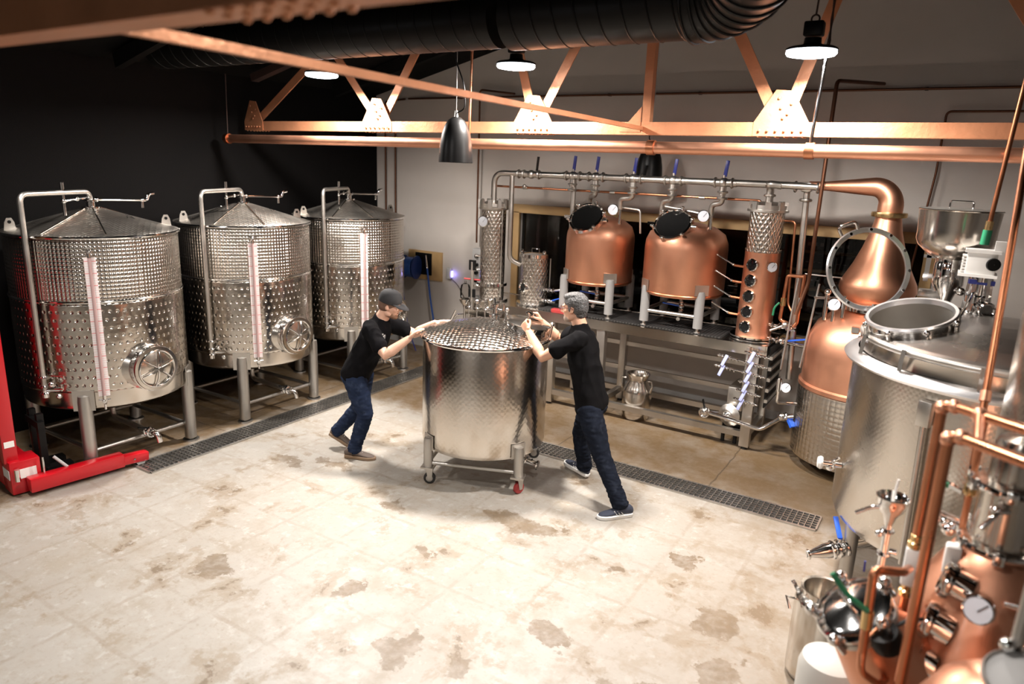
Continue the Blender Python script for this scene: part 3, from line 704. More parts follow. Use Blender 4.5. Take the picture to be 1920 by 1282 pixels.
b = B().cyl((-3.2, 5.0, .285), (-2.93, 5.03, .20), .024, n=14); b.torus((-2.93, 5.03, .20), .034, .011, (1, .1, -.3), 20, 6); b.cyl((-2.93, 5.03, .20), (-2.82, 5.05, .18), .03, .024, n=14); b.torus((-2.83, 5.05, .18), .032, .011, (1, .1, -.2), 20, 6)
g = O('outlet_valve', b, M['chrome'], cart); O('valve_handle', B().bar((-2.88, 5.04, .225), (-2.84, 5.06, .13), .016, .01), M['black'], g)

# ------------------------------------------------------------------ red stacker at the left edge
st = thing('pallet_stacker', 'red pallet stacker at the left edge with one leg pointing at the drain', 'stacker', (-6.05, 2.45, 0))
f = V((.13, .99, 0)).normalized(); s_ = V((f.y, -f.x, 0))
A = V((-6.02, 2.40, 0))
b = B().bar(A+V((0, 0, .095)), A+f*.72+V((0, 0, .095)), .105, .12, .012); b.bar(A+f*.66+V((0, 0, .09)), A+f*.93+V((0, 0, .075)), .09, .085, .015)
O('straddle_leg', b, M['red'], st)
O('leg_roller', B().cyl(A+f*.86-s_*.03+V((0, 0, .04)), A+f*.86+s_*.03+V((0, 0, .04)), .038), M['grey'], st)
b = B().cyl(A+f*.80+s_*.05+V((0, 0, .085)), A+f*.80+s_*.056+V((0, 0, .085)), .009, n=10); O('bolt', b, M['chrome'], st)
O('base_housing', B().box(A+f*.01-s_*.16+V((0, 0, .15)), (.20, .22, .28), Matrix.Rotation(-.13, 3, 'Z'), .015), M['red'], st)
g = O('mast', B().box(A-f*.065-s_*.17+V((0, 0, 1.02)), (.12, .10, 1.50), Matrix.Rotation(-.13, 3, 'Z'), .006), M['red'], st)
O('mast', B().box(A-f*.065-s_*.62+V((0, 0, 1.02)), (.12, .10, 1.50), Matrix.Rotation(-.13, 3, 'Z'), .006), M['red'], st)
O('base_housing', B().box(A+f*.0-s_*.45+V((0, 0, .14)), (.55, .20, .22), Matrix.Rotation(-.13, 3, 'Z'), .015), M['red'], st)
RZ = Matrix.Rotation(-.13, 3, 'Z')
o_ = A+f*.01-s_*.16
O('sticker', B().box(o_+RZ@V((0.01, -.1115, .06))+V((0, 0, .12)), (.15, .003, .08), RZ), M['white'], st)
O('sticker', B().box(o_+RZ@V((.1015, .0, .06))+V((0, 0, .12)), (.003, .15, .08), RZ), M['white'], st)
O('sticker', B().box(A-f*.065-s_*.17+RZ@V((.0615, 0, 0))+V((0, 0, .43)), (.003, .07, .05), RZ), M['white'], st)
b = B()
for s in (-.24, -.42):
    c = A+f*.20+s_*s
    b.box(c+V((0, 0, .33)), (.05, .05, .52), RZ); b.bar(c+V((0, 0, .09)), c+f*.20+V((0, 0, .09)), .09, .05)
b.bar(A+f*.19-s_*.18+V((0, 0, .50)), A+f*.19-s_*.48+V((0, 0, .50)), .05, .06)
O('fork_carriage', b, M['black'], st)
b = B().cyl(A-s_*.02-f*.06+V((0, 0, .14)), A-s_*.02-f*.06+V((0, 0, .24)), .02, n=12)
b.cyl(A+f*.12+s_*.0+V((0, 0, .14)), A+f*.12+s_*.0+V((0, 0, .30)), .008, n=8); O('jack_rod', b, M['chrome'], st)
O('hydraulic_hose', B().pipe([A+f*.22-s_*.08+V((0, 0, .25)), A+f*.32-s_*.02+V((0, 0, .12)), A+f*.38-s_*.10+V((0, 0, .04)), A+f*.38-s_*.3+V((0, 0, .03))], .013, .1, 8), M['grey'], st)
# ------------------------------------------------------------------ steel bench
BF, BB, BX0, BX1, BT = 6.99, 7.72, -5.06, -1.43, 1.10
bn = thing('steel_bench', 'long stainless bench carrying the copper kettles and columns', 'bench', (-3.25, 7.35, 0))
O('worktop', B().box(((BX0+BX1)/2, (BF+BB)/2, BT-.012), (BX1-BX0, BB-BF, .016)), M['steel'], bn)
b = B().box(((BX0+BX1)/2, BF, BT-.05), (BX1-BX0, .03, .105)); b.box(((BX0+BX1)/2, BB, BT-.05), (BX1-BX0, .03, .105))
for x in (BX0, BX1): b.box((x, (BF+BB)/2, BT-.05), (.03, BB-BF, .105))
O('apron', b, M['steel'], bn)
q = NT('rubber_mesh_mat'); co = q.coord('Object')
d_ = q.cell(co, .035, .035); q.link(q.mix(q.mr(d_, .011, .014), (.002, .002, .002), (.035, .033, .032)), q.b.inputs['Base Color']); q.b.inputs['Roughness'].default_value = .45
q.bump(q.mr(d_, .010, .015), .004)
tag(O('drip_mat', B().box((-2.96, 7.34, BT+.004), (2.15, .58, .012)), q.m), 'black perforated rubber mat on the bench under the kettles', 'mat')
for x in (-1.53, -3.19, -3.82, -4.95):
    for y in (BF+.04, BB-.05):
        g = O('leg', B().box((x, y, .53), (.10 if y < 7.3 else .08, .08, 1.00), bev=.006), M['satin'], bn)
        O('levelling_foot', B().cyl((x, y, .0), (x, y, .035), .03, n=14), M['blackmatte'], g)
for y, z in ((BF+.04, .155), (BB-.05, .155)): O('lower_rail', B().box((-3.24, y, z), (3.42, .06, .06)), M['satin'], bn)
for x in (-1.53, -3.19, -4.95): O('cross_rail', B().box((x, 7.35, .155), (.06, .66, .06)), M['satin'], bn)
for z in (.42, .72, .86): O('back_rail', B().box((-3.24, BB-.05, z), (3.42, .03, .05)), M['satin'], bn)

def dial(par, c, nrm, rad=.05, name='thermometer'):
    c, nrm = V(c), V(nrm).normalized()
    g = O(name, B().lathe([(.001, -.03), (rad*.92, -.03), (rad, -.02), (rad, 0), (rad*.9, .004)], c, nrm, 28), M['chrome'], par)
    O('dial', B().lathe([(rad*.9, .001), (.001, .0015)], c, nrm, 28), M['gauge_face'], g)
    x, y = perp(nrm); b = B(); b.bar(c+nrm*.004-y*rad*.1, c+nrm*.004+(x*.5+y*.6)*rad, .003, .002); O('needle', b, M['black'], g)
    return g
def ball_valve(par, p, d, hd, size=1., hmat='blue', hl=.14):
    """clamped ball valve on a pipe along d with a lever pointing to hd"""
    p, d, hd = V(p), V(d).normalized(), V(hd).normalized(); b = B()
    for s in (-1, 1): b.torus(p+d*.045*s*size, .026*size, .009*size, d, 20, 6)
    b.ball(p, .036*size, n=14); b.cyl(p-d*.06*size, p+d*.06*size, .022*size, n=14)
    side = d.cross(hd).normalized() if abs(d.dot(hd)) < .95 else perp(d)[0]
    v = O('valve', b, M['chrome'], par)
    O('valve_handle', B().bar(p+hd*.03*size, p+hd*(.03+hl)*size, .030*size, .014*size, .003), M[hmat], v)
    return v
# ---- copper kettles
def kettle(c, rad, lab, legs=.29, mhoff=-.07):
    x, y = c; z0 = 1.45; r = thing('copper_kettle', lab, 'kettle', (x, y, BT), 'copper kettles on the bench')
    prof = [(.001, z0-.03), (rad*.6, z0-.022), (rad*.93, z0+.0), (rad, z0+.045), (rad*1.0, z0+.50), (rad*.985, z0+.56), (rad*.90, z0+.645), (rad*.66, z0+.715), (rad*.3, z0+.755), (.001, z0+.765)]
    body = O('body', B().lathe(prof, (x, y, 0), n=96), M['copper'], r)
    O('seam_ring', B().torus((x, y, z0+.03), rad*.985, .010, n=80), M['copper_pipe'], body)
    for dx, dy in ((-legs, -legs), (legs, -legs), (legs, legs), (-legs, legs)):
        p = V((x+dx, y+dy, 0)); d = V((dx, dy, 0)).normalized()
        g = O('leg', B().lathe([(.048, BT+.055), (.048, z0+.05), (.04, z0+.085), (.001, z0+.09)], p, n=22, cap0=True), M['legpad'], r)
        O('foot', B().lathe([(.016, BT+.055), (.016, BT+.022), (.032, BT+.02), (.034, BT+.011)], p, n=18, cap1=True), M['satin'], g)
        O('weld_plate', B().box(p+V((0, 0, z0+.10))+d*(rad-V((dx, dy, 0)).length+.004), (.15, .012, .11), Matrix.Rotation(atan2(d.y, d.x)+pi/2, 3, 'Z')), M['satin'], g)
    L = legs
    for a, c2 in (((-L, -L), (L, -L)), ((L, -L), (L, L)), ((L, L), (-L, L)), ((-L, L), (-L, -L))):
        O('stretcher', B().cyl((x+a[0], y+a[1], BT+.17), (x+c2[0], y+c2[1], BT+.17), .021, n=14), M['satin'], r)
    # manway
    nv = V((-.02, -.74, .67)).normalized(); m = V((x+mhoff, y-.29, z0+.745))
    g = O('manway_neck', B().lathe([(.175, -.22), (.175, -.01)], m, nv, 48), M['copper'], r)
    O('manway_ring', B().lathe([(.176, -.05), (.196, -.045), (.196, .012), (.176, .016), (.165, .0)], m, nv, 48), M['chrome'], g)
    O('manway_glass', B().lathe([(.176, .008), (.001, .010)], m, nv, 48), M['glassdark'], g)
    b = B(); px, py = perp(nv)
    for k in range(6):
        q = m+(px*cos(k*pi/3+.3)+py*sin(k*pi/3+.3))*.205; b.cyl(q-nv*.03, q+nv*.035, .012, n=10); b.ball(q+nv*.03, .020, (1.2, 1, .8), n=10)
    b.bar(m-px*.27-nv*.01, m-px*.19-nv*.01, .05, .03); b.cyl(m+px*.20-nv*.02, m+px*.25-nv*.02, .022, n=10)
    O('wing_nuts', b, M['chrome'], g)
    # drain
    O('drain_pipe', B().pipe([(x, y, z0), (x, y, BT+.12), (x+.05, y-.2, BT+.10)], .02, .05, 12), M['satin'], r)
    ball_valve(r, (x+.02, y-.03, z0-.14), (0, 0, 1), (-.9, -.2, .1), .9, 'blue', .2)
    p = V((x+.26, y-.10, z0+.74))
    O('vapour_stub', B().cyl(p-V((0, 0, .10)), p+V((0, 0, .10)), .022, n=14), M['chrome'], r)
    dial(r, p+V((-.06, -.06, .10)), (.15, -1, .1), .062)
    return r
K1, K2 = (-3.46, 7.40), (-2.45, 7.39)
kettle(K1, .385, 'smaller copper kettle on grey legs, left of the two on the bench', .285, -.05)
kettle(K2, .432, 'larger copper kettle on grey legs, right of the two on the bench', .295, -.07)
# ---- quilted column on the left
r = thing('condenser_column', 'tall quilted stainless column at the left end of the bench', 'column', (-4.80, 7.21, BT))
X, Y = -4.80, 7.21
O('column_body', B().lathe([(.150, BT), (.150, 2.20)], (X, Y, 0), n=64, R=.15, cap0=True, cap1=True), M['quilt'], r)
b = B().lathe([(.15, 1.275), (.185, 1.28), (.185, 1.315), (.15, 1.32)], (X, Y, 0), n=48); O('clamp_flange', b, M['chrome'], r)
O('base_flange', B().lathe([(.20, BT), (.20, BT+.02), (.15, BT+.025)], (X, Y, 0), n=48), M['chrome'], r)
b = B().lathe([(.150, 2.19), (.175, 2.20), (.18, 2.225), (.165, 2.235), (.165, 2.27), (.06, 2.30), (.001, 2.30)], (X, Y, 0), n=48)
for k in range(10):
    a = 2*pi*k/10; b.box((X+.178*cos(a), Y+.178*sin(a), 2.265), (.03, .045, .10), Matrix.Rotation(a, 3, 'Z'))
O('top_clamp', b, M['satin'], r)
dial(r, (X-.02, Y-.20, 2.06), (.25, -1, .05), .065)
O('water_line', B().cyl((X+.158, Y-.05, 1.15), (X+.158, Y-.05, 2.2), .008, n=8), M['satin'], r)
b = B()
for z in (1.62, 1.45, 1.25): b.cyl((X-.15, Y-.02, z), (X-.22, Y-.04, z), .013, n=10); b.ball((X-.22, Y-.04, z), .022, n=10)
b.cyl((X-.15, Y-.03, 1.70), (X-.15, Y-.03, 2.0), .014, n=8)
O('side_fittings', b, M['chrome'], r)
# ---- quilted vessel
r = thing('quilted_vessel', 'short quilted stainless vessel with a round sight glass on the bench', 'vessel', (-4.27, 7.34, BT)); X, Y = -4.27, 7.34
O('vessel_body', B().lathe([(.168, BT), (.168, 1.68)], (X, Y, 0), n=64, R=.168, cap0=True), M['quilt'], r)
O('base_flange', B().lathe([(.21, BT), (.21, BT+.018), (.168, BT+.024)], (X, Y, 0), n=48, cap0=True), M['chrome'], r)
b = B().lathe([(.168, 1.66), (.19, 1.665), (.19, 1.705), (.12, 1.725), (.001, 1.73)], (X, Y, 0), n=48); b.tube([(X-.05, Y, 1.725), (X-.05, Y, 1.76), (X+.05, Y, 1.76), (X+.05, Y, 1.725)], .006, 8); b.ball((X+.15, Y-.05, 1.73), .025, n=10); b.ball((X-.14, Y-.08, 1.73), .025, n=10)
O('vessel_lid', b, M['chrome'], r)
d = V((-.28, -.96, 0)).normalized(); p = V((X, Y, 1.31))+d*.168
g = O('sight_glass', B().lathe([(.06, -.01), (.06, .03), (.05, .035), (.04, .02)], p, d, 32), M['chrome'], r); O('glass', B().lathe([(.045, .02), (.001, .021)], p, d, 28), M['glassdark'], g)
b = B().pipe([(X+.16, Y-.05, 1.30), (X+.30, Y-.08, 1.30), (X+.42, Y-.02, 1.32)], .016, .04, 10)
for k in (.19, .24, .30): b.torus((X+k, Y-.06, 1.30), .024, .009, (1, -.2, 0), 16, 6)
b.torus((X+.20, Y-.08, 1.17), .024, .009, (1, -.2, 0), 16, 6); b.cyl((X+.15, Y-.07, 1.17), (X+.36, Y-.10, 1.17), .018, n=10)
O('side_fittings', b, M['chrome'], r); ball_valve(r, (X+.27, Y-.09, 1.17), (1, -.1, 0), (.9, -.1, .35), .9, 'blue', .17)
O('level_tube', B().cyl((X+.20, Y+.02, 1.30), (X+.20, Y+.02, 1.66), .008, n=8), M['satin'], r)
# ---- copper column with sight glasses
X, Y = -1.63, 7.27; r = thing('copper_column', 'copper column with five round sight glasses under a quilted steel top', 'column', (X, Y, BT))
O('column_body', B().lathe([(.172, BT+.03), (.168, 1.99)], (X, Y, 0), n=72), M['copper'], r)
b = B()
for z in (BT+.0, BT+.028): b.lathe([(.17, z), (.225, z+.002), (.225, z+.018), (.17, z+.02)], (X, Y, 0), n=48)
O('base_flange', b, M['chrome'], r)
O('steel_top', B().lathe([(.168, 1.985), (.172, 1.99), (.172, 2.01), (.163, 2.015), (.163, 2.41)], (X, Y, 0), n=64, R=.163), M['quilt'], r)
b = B().lathe([(.163, 2.37), (.195, 2.375), (.195, 2.395), (.17, 2.40), (.17, 2.44), (.08, 2.47), (.001, 2.47)], (X, Y, 0), n=48)
for k in range(8):
    a = 2*pi*k/8+.2; b.box((X+.165*cos(a), Y+.165*sin(a), 2.43), (.03, .055, .085), Matrix.Rotation(a, 3, 'Z'))
O('top_clamp', b, M['satin'], r)
for z in (1.245, 1.40, 1.555, 1.71, 1.865):
    d = V((-.26, -.966, 0)).normalized(); p = V((X, Y, z))+d*.168
    g = O('sight_glass', B().lathe([(.062, -.02), (.062, .022), (.052, .03), (.044, .012)], p, d, 32), M['chrome'], r); O('glass', B().lathe([(.046, .012), (.001, .013)], p, d, 28), M['glassdark'], g)
for z in (1.43, 1.60, 1.76, 1.92):
    b = B().cyl((X-.16, Y-.03, z-.10), (X-.25, Y-.06, z-.09), .013, n=10); O('sample_stub', b, M['copper_pipe'], r)
    b = B().cyl((X-.25, Y-.06, z-.09), (X-.42, Y-.09, z-.0), .007, n=8); b.ball((X-.26, Y-.06, z-.085), .015, n=8); b.ball((X-.42, Y-.09, z), .011, n=8); O('sample_valve', b, M['chrome'], r)
dial(r, (X+.14, Y-.16, 1.86), (.5, -.86, .05), .05)
b = B()
for z in (1.28, 1.14):
    b.cyl((X+.15, Y-.05, z), (X+.42, Y-.10, z-.01), .018, n=12)
    for k in (.19, .26, .33): b.torus((X+k, Y-.07, z), .026, .010, (1, -.15, 0), 18, 6)
b.pipe([(X+.42, Y-.10, 1.13), (X+.52, Y-.12, 1.13), (X+.58, Y-.12, 1.15)], .018, .03, 10); b.ball((X+.36, Y-.09, 1.28), .032, n=10)
O('side_fittings', b, M['chrome'], r); ball_valve(r, (X+.30, Y-.08, 1.135), (1, -.15, 0), (.95, -.1, .25), 1., 'blue', .24)
O('reflux_line', B().pipe([(X+.17, Y, 2.30), (X+.27, Y-.02, 2.30), (X+.30, Y-.02, 1.5), (X+.36, Y-.05, 1.42)], .011, .04, 10), M['copper_pipe'], r)
# ---- vapour manifold
MZ = 2.625; MY = 7.2
mf = thing('vapour_manifold', 'long polished steel vapour pipe with valve levers above the kettles', 'pipe', (-2.8, MY, MZ))
O('header_pipe', B().pipe([(-4.80, MY, 2.30), (-4.80, MY, MZ), (-1.20, MY, MZ+.01)], .034, .13, 18), M['satin'], mf)
O('drop_pipe', B().pipe([(-4.55, MY, MZ-.01), (-4.55, MY+.0, 1.62), (-4.44, MY+.08, 1.56)], .030, .08, 16), M['satin'], mf)
O('drop_pipe', B().cyl((-3.75, MY+.03, MZ), (-3.75, MY+.03, 1.5), .028, n=16), M['satin'], mf)
O('drop_pipe', B().cyl((-1.29, MY+.03, MZ), (-1.23, MY+.06, .75), .030, n=16), M['satin'], mf)
for i, (x, tgt) in enumerate(((-3.75, None), (-3.47, (-3.58, 7.32, 2.24)), (-3.03, (-3.20, 7.30, 2.30)), (-2.59, (-2.72, 7.30, 2.26)), (-2.07, (-2.19, 7.29, 2.30)))):
    z = MZ+.005; b = B()
    for s in (-.085, .085): b.torus((x+s, MY, z), .040, .014, (1, 0, 0), 22, 8)
    b.ball((x, MY, z), .052, n=14); b.cyl((x-.13, MY, z), (x+.13, MY, z), .037, n=16); b.cyl((x, MY, z), (x, MY, z-.12), .034, n=14)
    b.torus((x, MY, z-.09), .042, .012, n=20, m=6); b.torus((x, MY, z-.15), .042, .012, n=20, m=6); b.cyl((x, MY, z+.03), (x, MY, z+.075), .014, n=10)
    g = O('tee_valve', b, M['satin'], mf)
    O('valve_handle', B().bar((x+.005, MY, z+.06), (x+.025, MY-.01, z+.215), .036, .014, .004, pi/2), M['navy'], g)
    if tgt:
        t = V(tgt); O('down_pipe', B().pipe([(x, MY, z-.1), (x, MY+.02, z-.20), (t.x+.0, t.y-.02, z-.22), t], .027, .06, 14), M['satin'], mf)
b = B().ball((-4.29, MY, MZ), .05, n=14)
for s in (-.10, .10, -.17): b.torus((-4.29+s, MY, MZ), .040, .013, (1, 0, 0), 22, 8)
b.cyl((-4.45, MY, MZ), (-4.15, MY, MZ), .037, n=16)
g = O('tee_valve', b, M['satin'], mf); O('valve_handle', B().bar((-4.22, MY, MZ+.04), (-4.205, MY, MZ+.20), .026, .012, 0, pi/2), M['black'], g)
b = B().pipe([(-1.63, Y, 2.45), (-1.63, Y, 2.62), (-1.63, MY-.07, 2.64), (-1.50, MY-.07, 2.63)], .036, .06, 14); b.torus((-1.63, Y, 2.53), .045, .013, n=22)
for s in (-.05, .05): b.torus((-1.29+s*2, MY, MZ), .042, .014, (1, 0, 0), 22, 8)
b.torus((-1.29, MY+.03, MZ-.12), .045, .014, n=22); b.box((-1.29, MY, MZ), (.10, .085, .09), bev=.02); b.cyl((-1.63, MY-.07, 2.635), (-1.20, MY-.02, 2.63), .032, n=14)
O('column_elbow', b, M['satin'], mf)
r = thing('water_line', 'thin copper water line running below the steel vapour pipe', 'pipe', (-3.2, 7.3, 2.47))
O('pipe', B().pipe([(-4.86, 7.24, 2.34), (-4.86, 7.29, 2.47), (-1.72, 7.29, 2.475), (-1.70, 7.27, 2.44)], .0125, .04, 10), M['copper_pipe'], r)
b = B()
for x in (-4.42, -3.3, -2.3): b.cyl((x-.03, 7.29, 2.47), (x+.03, 7.29, 2.47), .019, n=12)
b.ball((-4.42, 7.27, 2.485), .024, n=10); O('joint', b, M['satin'], r)
r = thing('return_line', 'thin steel return line bending down between the two kettles', 'pipe', (-3.0, 7.35, 2.2))
O('pipe', B().pipe([(-3.28, 7.33, 2.32), (-2.98, 7.33, 2.30), (-2.955, 7.33, 2.05)], .011, .03, 8), M['satin'], r)
r = thing('spray_line', 'thin steel line arching over the larger kettle manway', 'pipe', (-2.5, 7.3, 2.3))
O('pipe', B().pipe([(-2.70, 7.30, 2.36), (-2.26, 7.24, 2.31), (-2.24, 7.24, 2.24)], .012, .03, 8), M['satin'], r)
# ---- parrot at the bench's left end
r = thing('spirit_parrot', 'steel spirit parrot with a glass bell standing by the left end of the bench', 'parrot', (-5.0, 6.93, 0))
b = B().cyl((-5.0, 6.93, .05), (-5.0, 6.93, 1.06), .020, n=14); b.lathe([(.05, 0), (.05, .012), (.02, .05)], (-5.0, 6.93, 0), n=28); b.pipe([(-5.0, 6.93, .92), (-5.12, 6.90, .90), (-5.15, 6.89, .80)], .012, .04, 10)
O('stand', b, M['chrome'], r); O('cup', B().lathe([(.02, 1.03), (.05, 1.06), (.075, 1.11), (.078, 1.115), (.07, 1.11), (.02, 1.05)], (-5.0, 6.93, 0), n=28), M['chrome'], r)
O('glass_bell', B().lathe([(.06, 1.11), (.062, 1.24), (.05, 1.29), (.015, 1.31), (.012, 1.34)], (-5.0, 6.93, 0), n=28), M['glass'], r)
O('side_valve', B().bar((-5.12, 6.90, .96), (-5.16, 6.85, .83), .022, .014), M['chrome'], r)
b = B().cyl((-4.90, 6.93, .8), (-4.90, 6.93, 1.58), .020, n=14); O('riser_pipe', b, M['satin'], r)
b = B().box((-4.90, 6.93, 1.54), (.085, .03, .12)); b.box((-4.90, 6.93, 1.20), (.085, .03, .10)); O('pipe_bracket', b, M['black'], r)
O('red_valve', B().cyl((-5.0, 6.90, 1.37), (-4.82, 6.98, 1.36), .010, n=10), M['wheelred'], r)
b = B().bar((-4.95, 6.9, .98), (-4.45, 6.9, .97), .07, .06); b.bar((-4.75, 6.88, .90), (-4.5, 6.88, .90), .05, .05)
for x in (-4.9, -4.78, -4.66, -4.52): b.cyl((x, 6.88, .90), (x, 6.88, 1.10), .018, n=10); b.torus((x, 6.88, 1.04), .026, .008, n=16, m=6)
b.lathe([(.02, 1.08), (.045, 1.16), (.05, 1.165)], (-4.60, 6.88, 0), n=20); b.ball((-4.78, 6.88, 1.12), .04, n=10)
O('pump_fittings', b, M['chrome'], r)
tag(O('tool_tray', B().box((-3.62, 7.022, BT+.026), (.42, .075, .045), bev=.008), M['wheelred']), 'red tray on the bench behind the grey haired man', 'tray')
# ---- milk can under the bench
r = thing('milk_can', 'stainless milk can standing on the floor at the front of the bench', 'can', (-2.80, 7.18, 0))
X, Y = -2.80, 7.225
O('can_body', B().lathe([(.001, .004), (.15, .004), (.155, .012), (.155, .06), (.160, .065), (.160, .31), (.155, .33), (.145, .36), (.105, .43), (.102, .46), (.128, .505), (.130, .515), (.122, .513), (.095, .46), (.095, .2)], (X, Y, 0), n=56), M['steel'], r)
for s in (-1, 1): O('can_handle', B().tube([(X+s*.125, Y-.04, .455), (X+s*.175, Y-.05, .46), (X+s*.19, Y-.05, .40), (X+s*.165, Y-.05, .33)], .010, 8), M['steel'], r)
O('can_inside', B().lathe([(.094, .22), (.001, .22)], (X, Y, 0), n=32), M['can_in'], r)
# ---- pump under the right end of the bench
r = thing('transfer_pump', 'steel transfer pump under the right end of the bench', 'pump', (-1.72, 7.2, .2))
ax = V((-.25, -.97, 0)).normalized(); c = V((-1.72, 7.12, .30))
O('pump_head', B().lathe([(.001, .07), (.06, .068), (.075, .05), (.10, .04), (.118, .03), (.125, .0), (.118, -.03), (.125, -.06), (.10, -.09)], c, ax, 40, cap1=True), M['satin'], r)
O('inlet_boss', B().lathe([(.045, .06), (.045, .10), (.02, .115), (.001, .118)], c, ax, 24), M['chrome'], r)
O('motor_cover', B().box(c+V((.03, .27, .10)), (.22, .36, .34), bev=.015), M['satin'], r)
O('pump_base', B().box(c+V((.02, .20, -.115)), (.18, .44, .05)), M['black'], r)
b = B()
for dx in (-.08, .10):
    for dy in (.0, .40): b.cyl(c+V((dx*.7, dy, -.30)), c+V((dx*.7, dy, -.135)), .02, n=12)
O('foot', b, M['blackmatte'], r)
O('suction_pipe', B().pipe([(-1.92, 6.90, .35), (-1.70, 6.90, .33), (-1.37, 6.90, .285), (-1.20, 7.0, .42)], .022, .05, 14), M['chrome'], r)
b = B().ball((-1.93, 6.91, .345), .05, n=14); b.torus((-1.93, 6.88, .345), .045, .012, (0, 1, 0), 20, 6); b.cyl((-1.93, 6.92, .345), (-1.82, 7.0, .33), .028, n=12)
g = O('pump_valve', b, M['chrome'], r); O('valve_handle', B().bar((-1.93, 6.90, .38), (-1.955, 6.88, .48), .022, .014), M['black'], g)
O('discharge_pipe', B().cyl((-1.59, 6.945, .42), (-1.58, 6.945, 1.08), .018, n=12), M['satin'], r)
b = B().ball((-1.20, 7.0, .43), .04, n=12); b.cyl((-1.22, 6.99, .41), (-1.10, 7.02, .45), .028, n=12); b.torus((-1.16, 7.01, .44), .034, .010, (1, .3, .3), 18, 6)
g = O('pump_valve', b, M['chrome'], r); O('valve_handle', B().bar((-1.13, 7.0, .42), (-1.08, 6.96, .36), .05, .03), M['blue'], g)
# ---- bank of small valves on the bench's right end
r = thing('valve_bank', 'bank of small steel valves with pale blue levers at the right end of the bench', 'valve bank', (-1.5, 6.95, .5))
vs = [(-1.77, .955), (-1.79, .85), (-1.515, 1.03), (-1.52, .93), (-1.53, .83), (-1.54, .73), (-1.555, .635), (-1.57, .54)]
for i, (x, z) in enumerate(vs):
    b = B().cyl((x-.09, 6.895, z+.012), (x+(.20 if i < 2 else .15), 6.895, z-.012), .012, n=10); b.ball((x, 6.895, z), .026, n=12)
    for k in (-.07, -.04, .04, .07, .11): b.cyl((x+k-.006, 6.895, z-k*.12), (x+k+.006, 6.895, z-k*.12), .019, n=10)
    g = O('bank_valve', b, M['chrome'], r)
    O('valve_handle', B().bar((x+.012, 6.865, z+.03), (x-.026, 6.845, z-.080), .032, .016, .004, pi/2), M['valveblue'], g)
b = B()
for x in (-1.41,): b.box((x+.02, 7.30, .78), (.012, .55, .62))
O('back_plate', b, M['black'], r)
b = B()
for z in (.55, .66, .77, .88, .99): b.bar((-1.372, 7.0, z), (-1.372, 7.55, z), .03, .035)
O('side_coils', b, M['satin'], r)
# ---- copper feed lines between the column and the pot still
r = thing('copper_loop', 'looped copper feed lines with a green lever between the copper column and the pot still', 'pipe', (-1.2, 7.1, 1.3))
O('pipe', B().pipe([(-1.19, 7.12, 1.80), (-1.34, 7.12, 1.80), (-1.36, 7.12, 1.36), (-1.28, 7.10, 1.34)], .017, .03, 10), M['copper_pipe'], r)
O('pipe', B().pipe([(-1.19, 7.12, 1.82), (-1.20, 7.11, 1.35), (-1.23, 7.10, 1.31)], .017, .03, 10), M['copper_pipe'], r)
b = B().cyl((-1.35, 7.12, 1.58), (-1.35, 7.12, 1.50), .026, n=12); O('valve', b, M['brass'], r)
b = B().cyl((-1.195, 7.11, 1.60), (-1.198, 7.11, 1.50), .026, n=12); b.ball((-1.30, 7.09, 1.32), .035, n=12); b.cyl((-1.30, 7.09, 1.32), (-1.42, 7.02, 1.26), .014, n=10); O('valve', b, M['satin'], r)
O('valve_handle', B().pipe([(-1.38, 7.10, 1.53), (-1.42, 7.09, 1.48), (-1.425, 7.09, 1.40)], .010, .03, 8), M['green'], r)
O('tube_line', B().cyl((-1.27, 7.0, .9), (-1.24, 7.12, 1.78), .010, n=8), M['satin'], r)
O('tube_line', B().cyl((-1.10, 7.0, .95), (-1.05, 7.12, 1.75), .010, n=8), M['satin'], r)
O('tube_line', B().cyl((-1.19, 7.12, 1.83), (-.42, 7.3, 1.80), .007, n=8), M['satin'], r)
# ---- pot still
X, Y = -.57, 7.2; ps = thing('pot_still', 'big copper pot still with an onion head and swan neck above a steel skirt', 'still', (X, Y, 0))
O('steel_skirt', B().lathe([(.40, .11), (.54, .12), (.55, .14), (.55, .79), (.53, .80)], (X, Y, 0), n=96, R=.55), M['skirt'], ps)
for a in (30, 150, 270): O('foot', B().cyl((X+.42*cos(radians(a)), Y+.42*sin(radians(a)), 0), (X+.42*cos(radians(a)), Y+.42*sin(radians(a)), .13), .05, n=16), M['satin'], ps)
O('pot', B().lathe([(.53, .79), (.555, .80), (.555, .835), (.535, .85), (.53, 1.15), (.515, 1.28), (.46, 1.40), (.36, 1.49), (.24, 1.545), (.20, 1.56)], (X, Y, 0), n=96), M['copper'], ps)
O('head_flange', B().lathe([(.20, 1.55), (.275, 1.555), (.275, 1.59), (.20, 1.595)], (X, Y, 0), n=56), M['chrome'], ps)
O('onion_head', B().lathe([(.20, 1.585), (.245, 1.62), (.30, 1.68), (.325, 1.75), (.315, 1.81), (.285, 1.87), (.23, 1.98), (.175, 2.12), (.13, 2.27), (.108, 2.38), (.105, 2.41)], (X, Y, 0), n=72), M['copper'], ps)
O('neck_flange', B().lathe([(.105, 2.395), (.145, 2.40), (.148, 2.42), (.145, 2.44), (.1, 2.445)], (X, Y, 0), n=40), M['brass'], ps)
pts = [V((X, Y, 2.44)), V((X, Y, 2.50))]; rr = [.104, .104]
for k in range(1, 13):
    a = pi/2*k/12; pts.append(V((X-.15+.15*cos(a), Y, 2.50+.155*sin(a)))); rr.append(.104-.022*k/12)
for k in range(1, 9): t_ = k/8; pts.append(V((X-.15-.40*t_, Y, 2.655-.012*t_))); rr.append(.082-.040*t_)
pts.append(V((-1.27, Y, 2.64))); rr.append(.040)
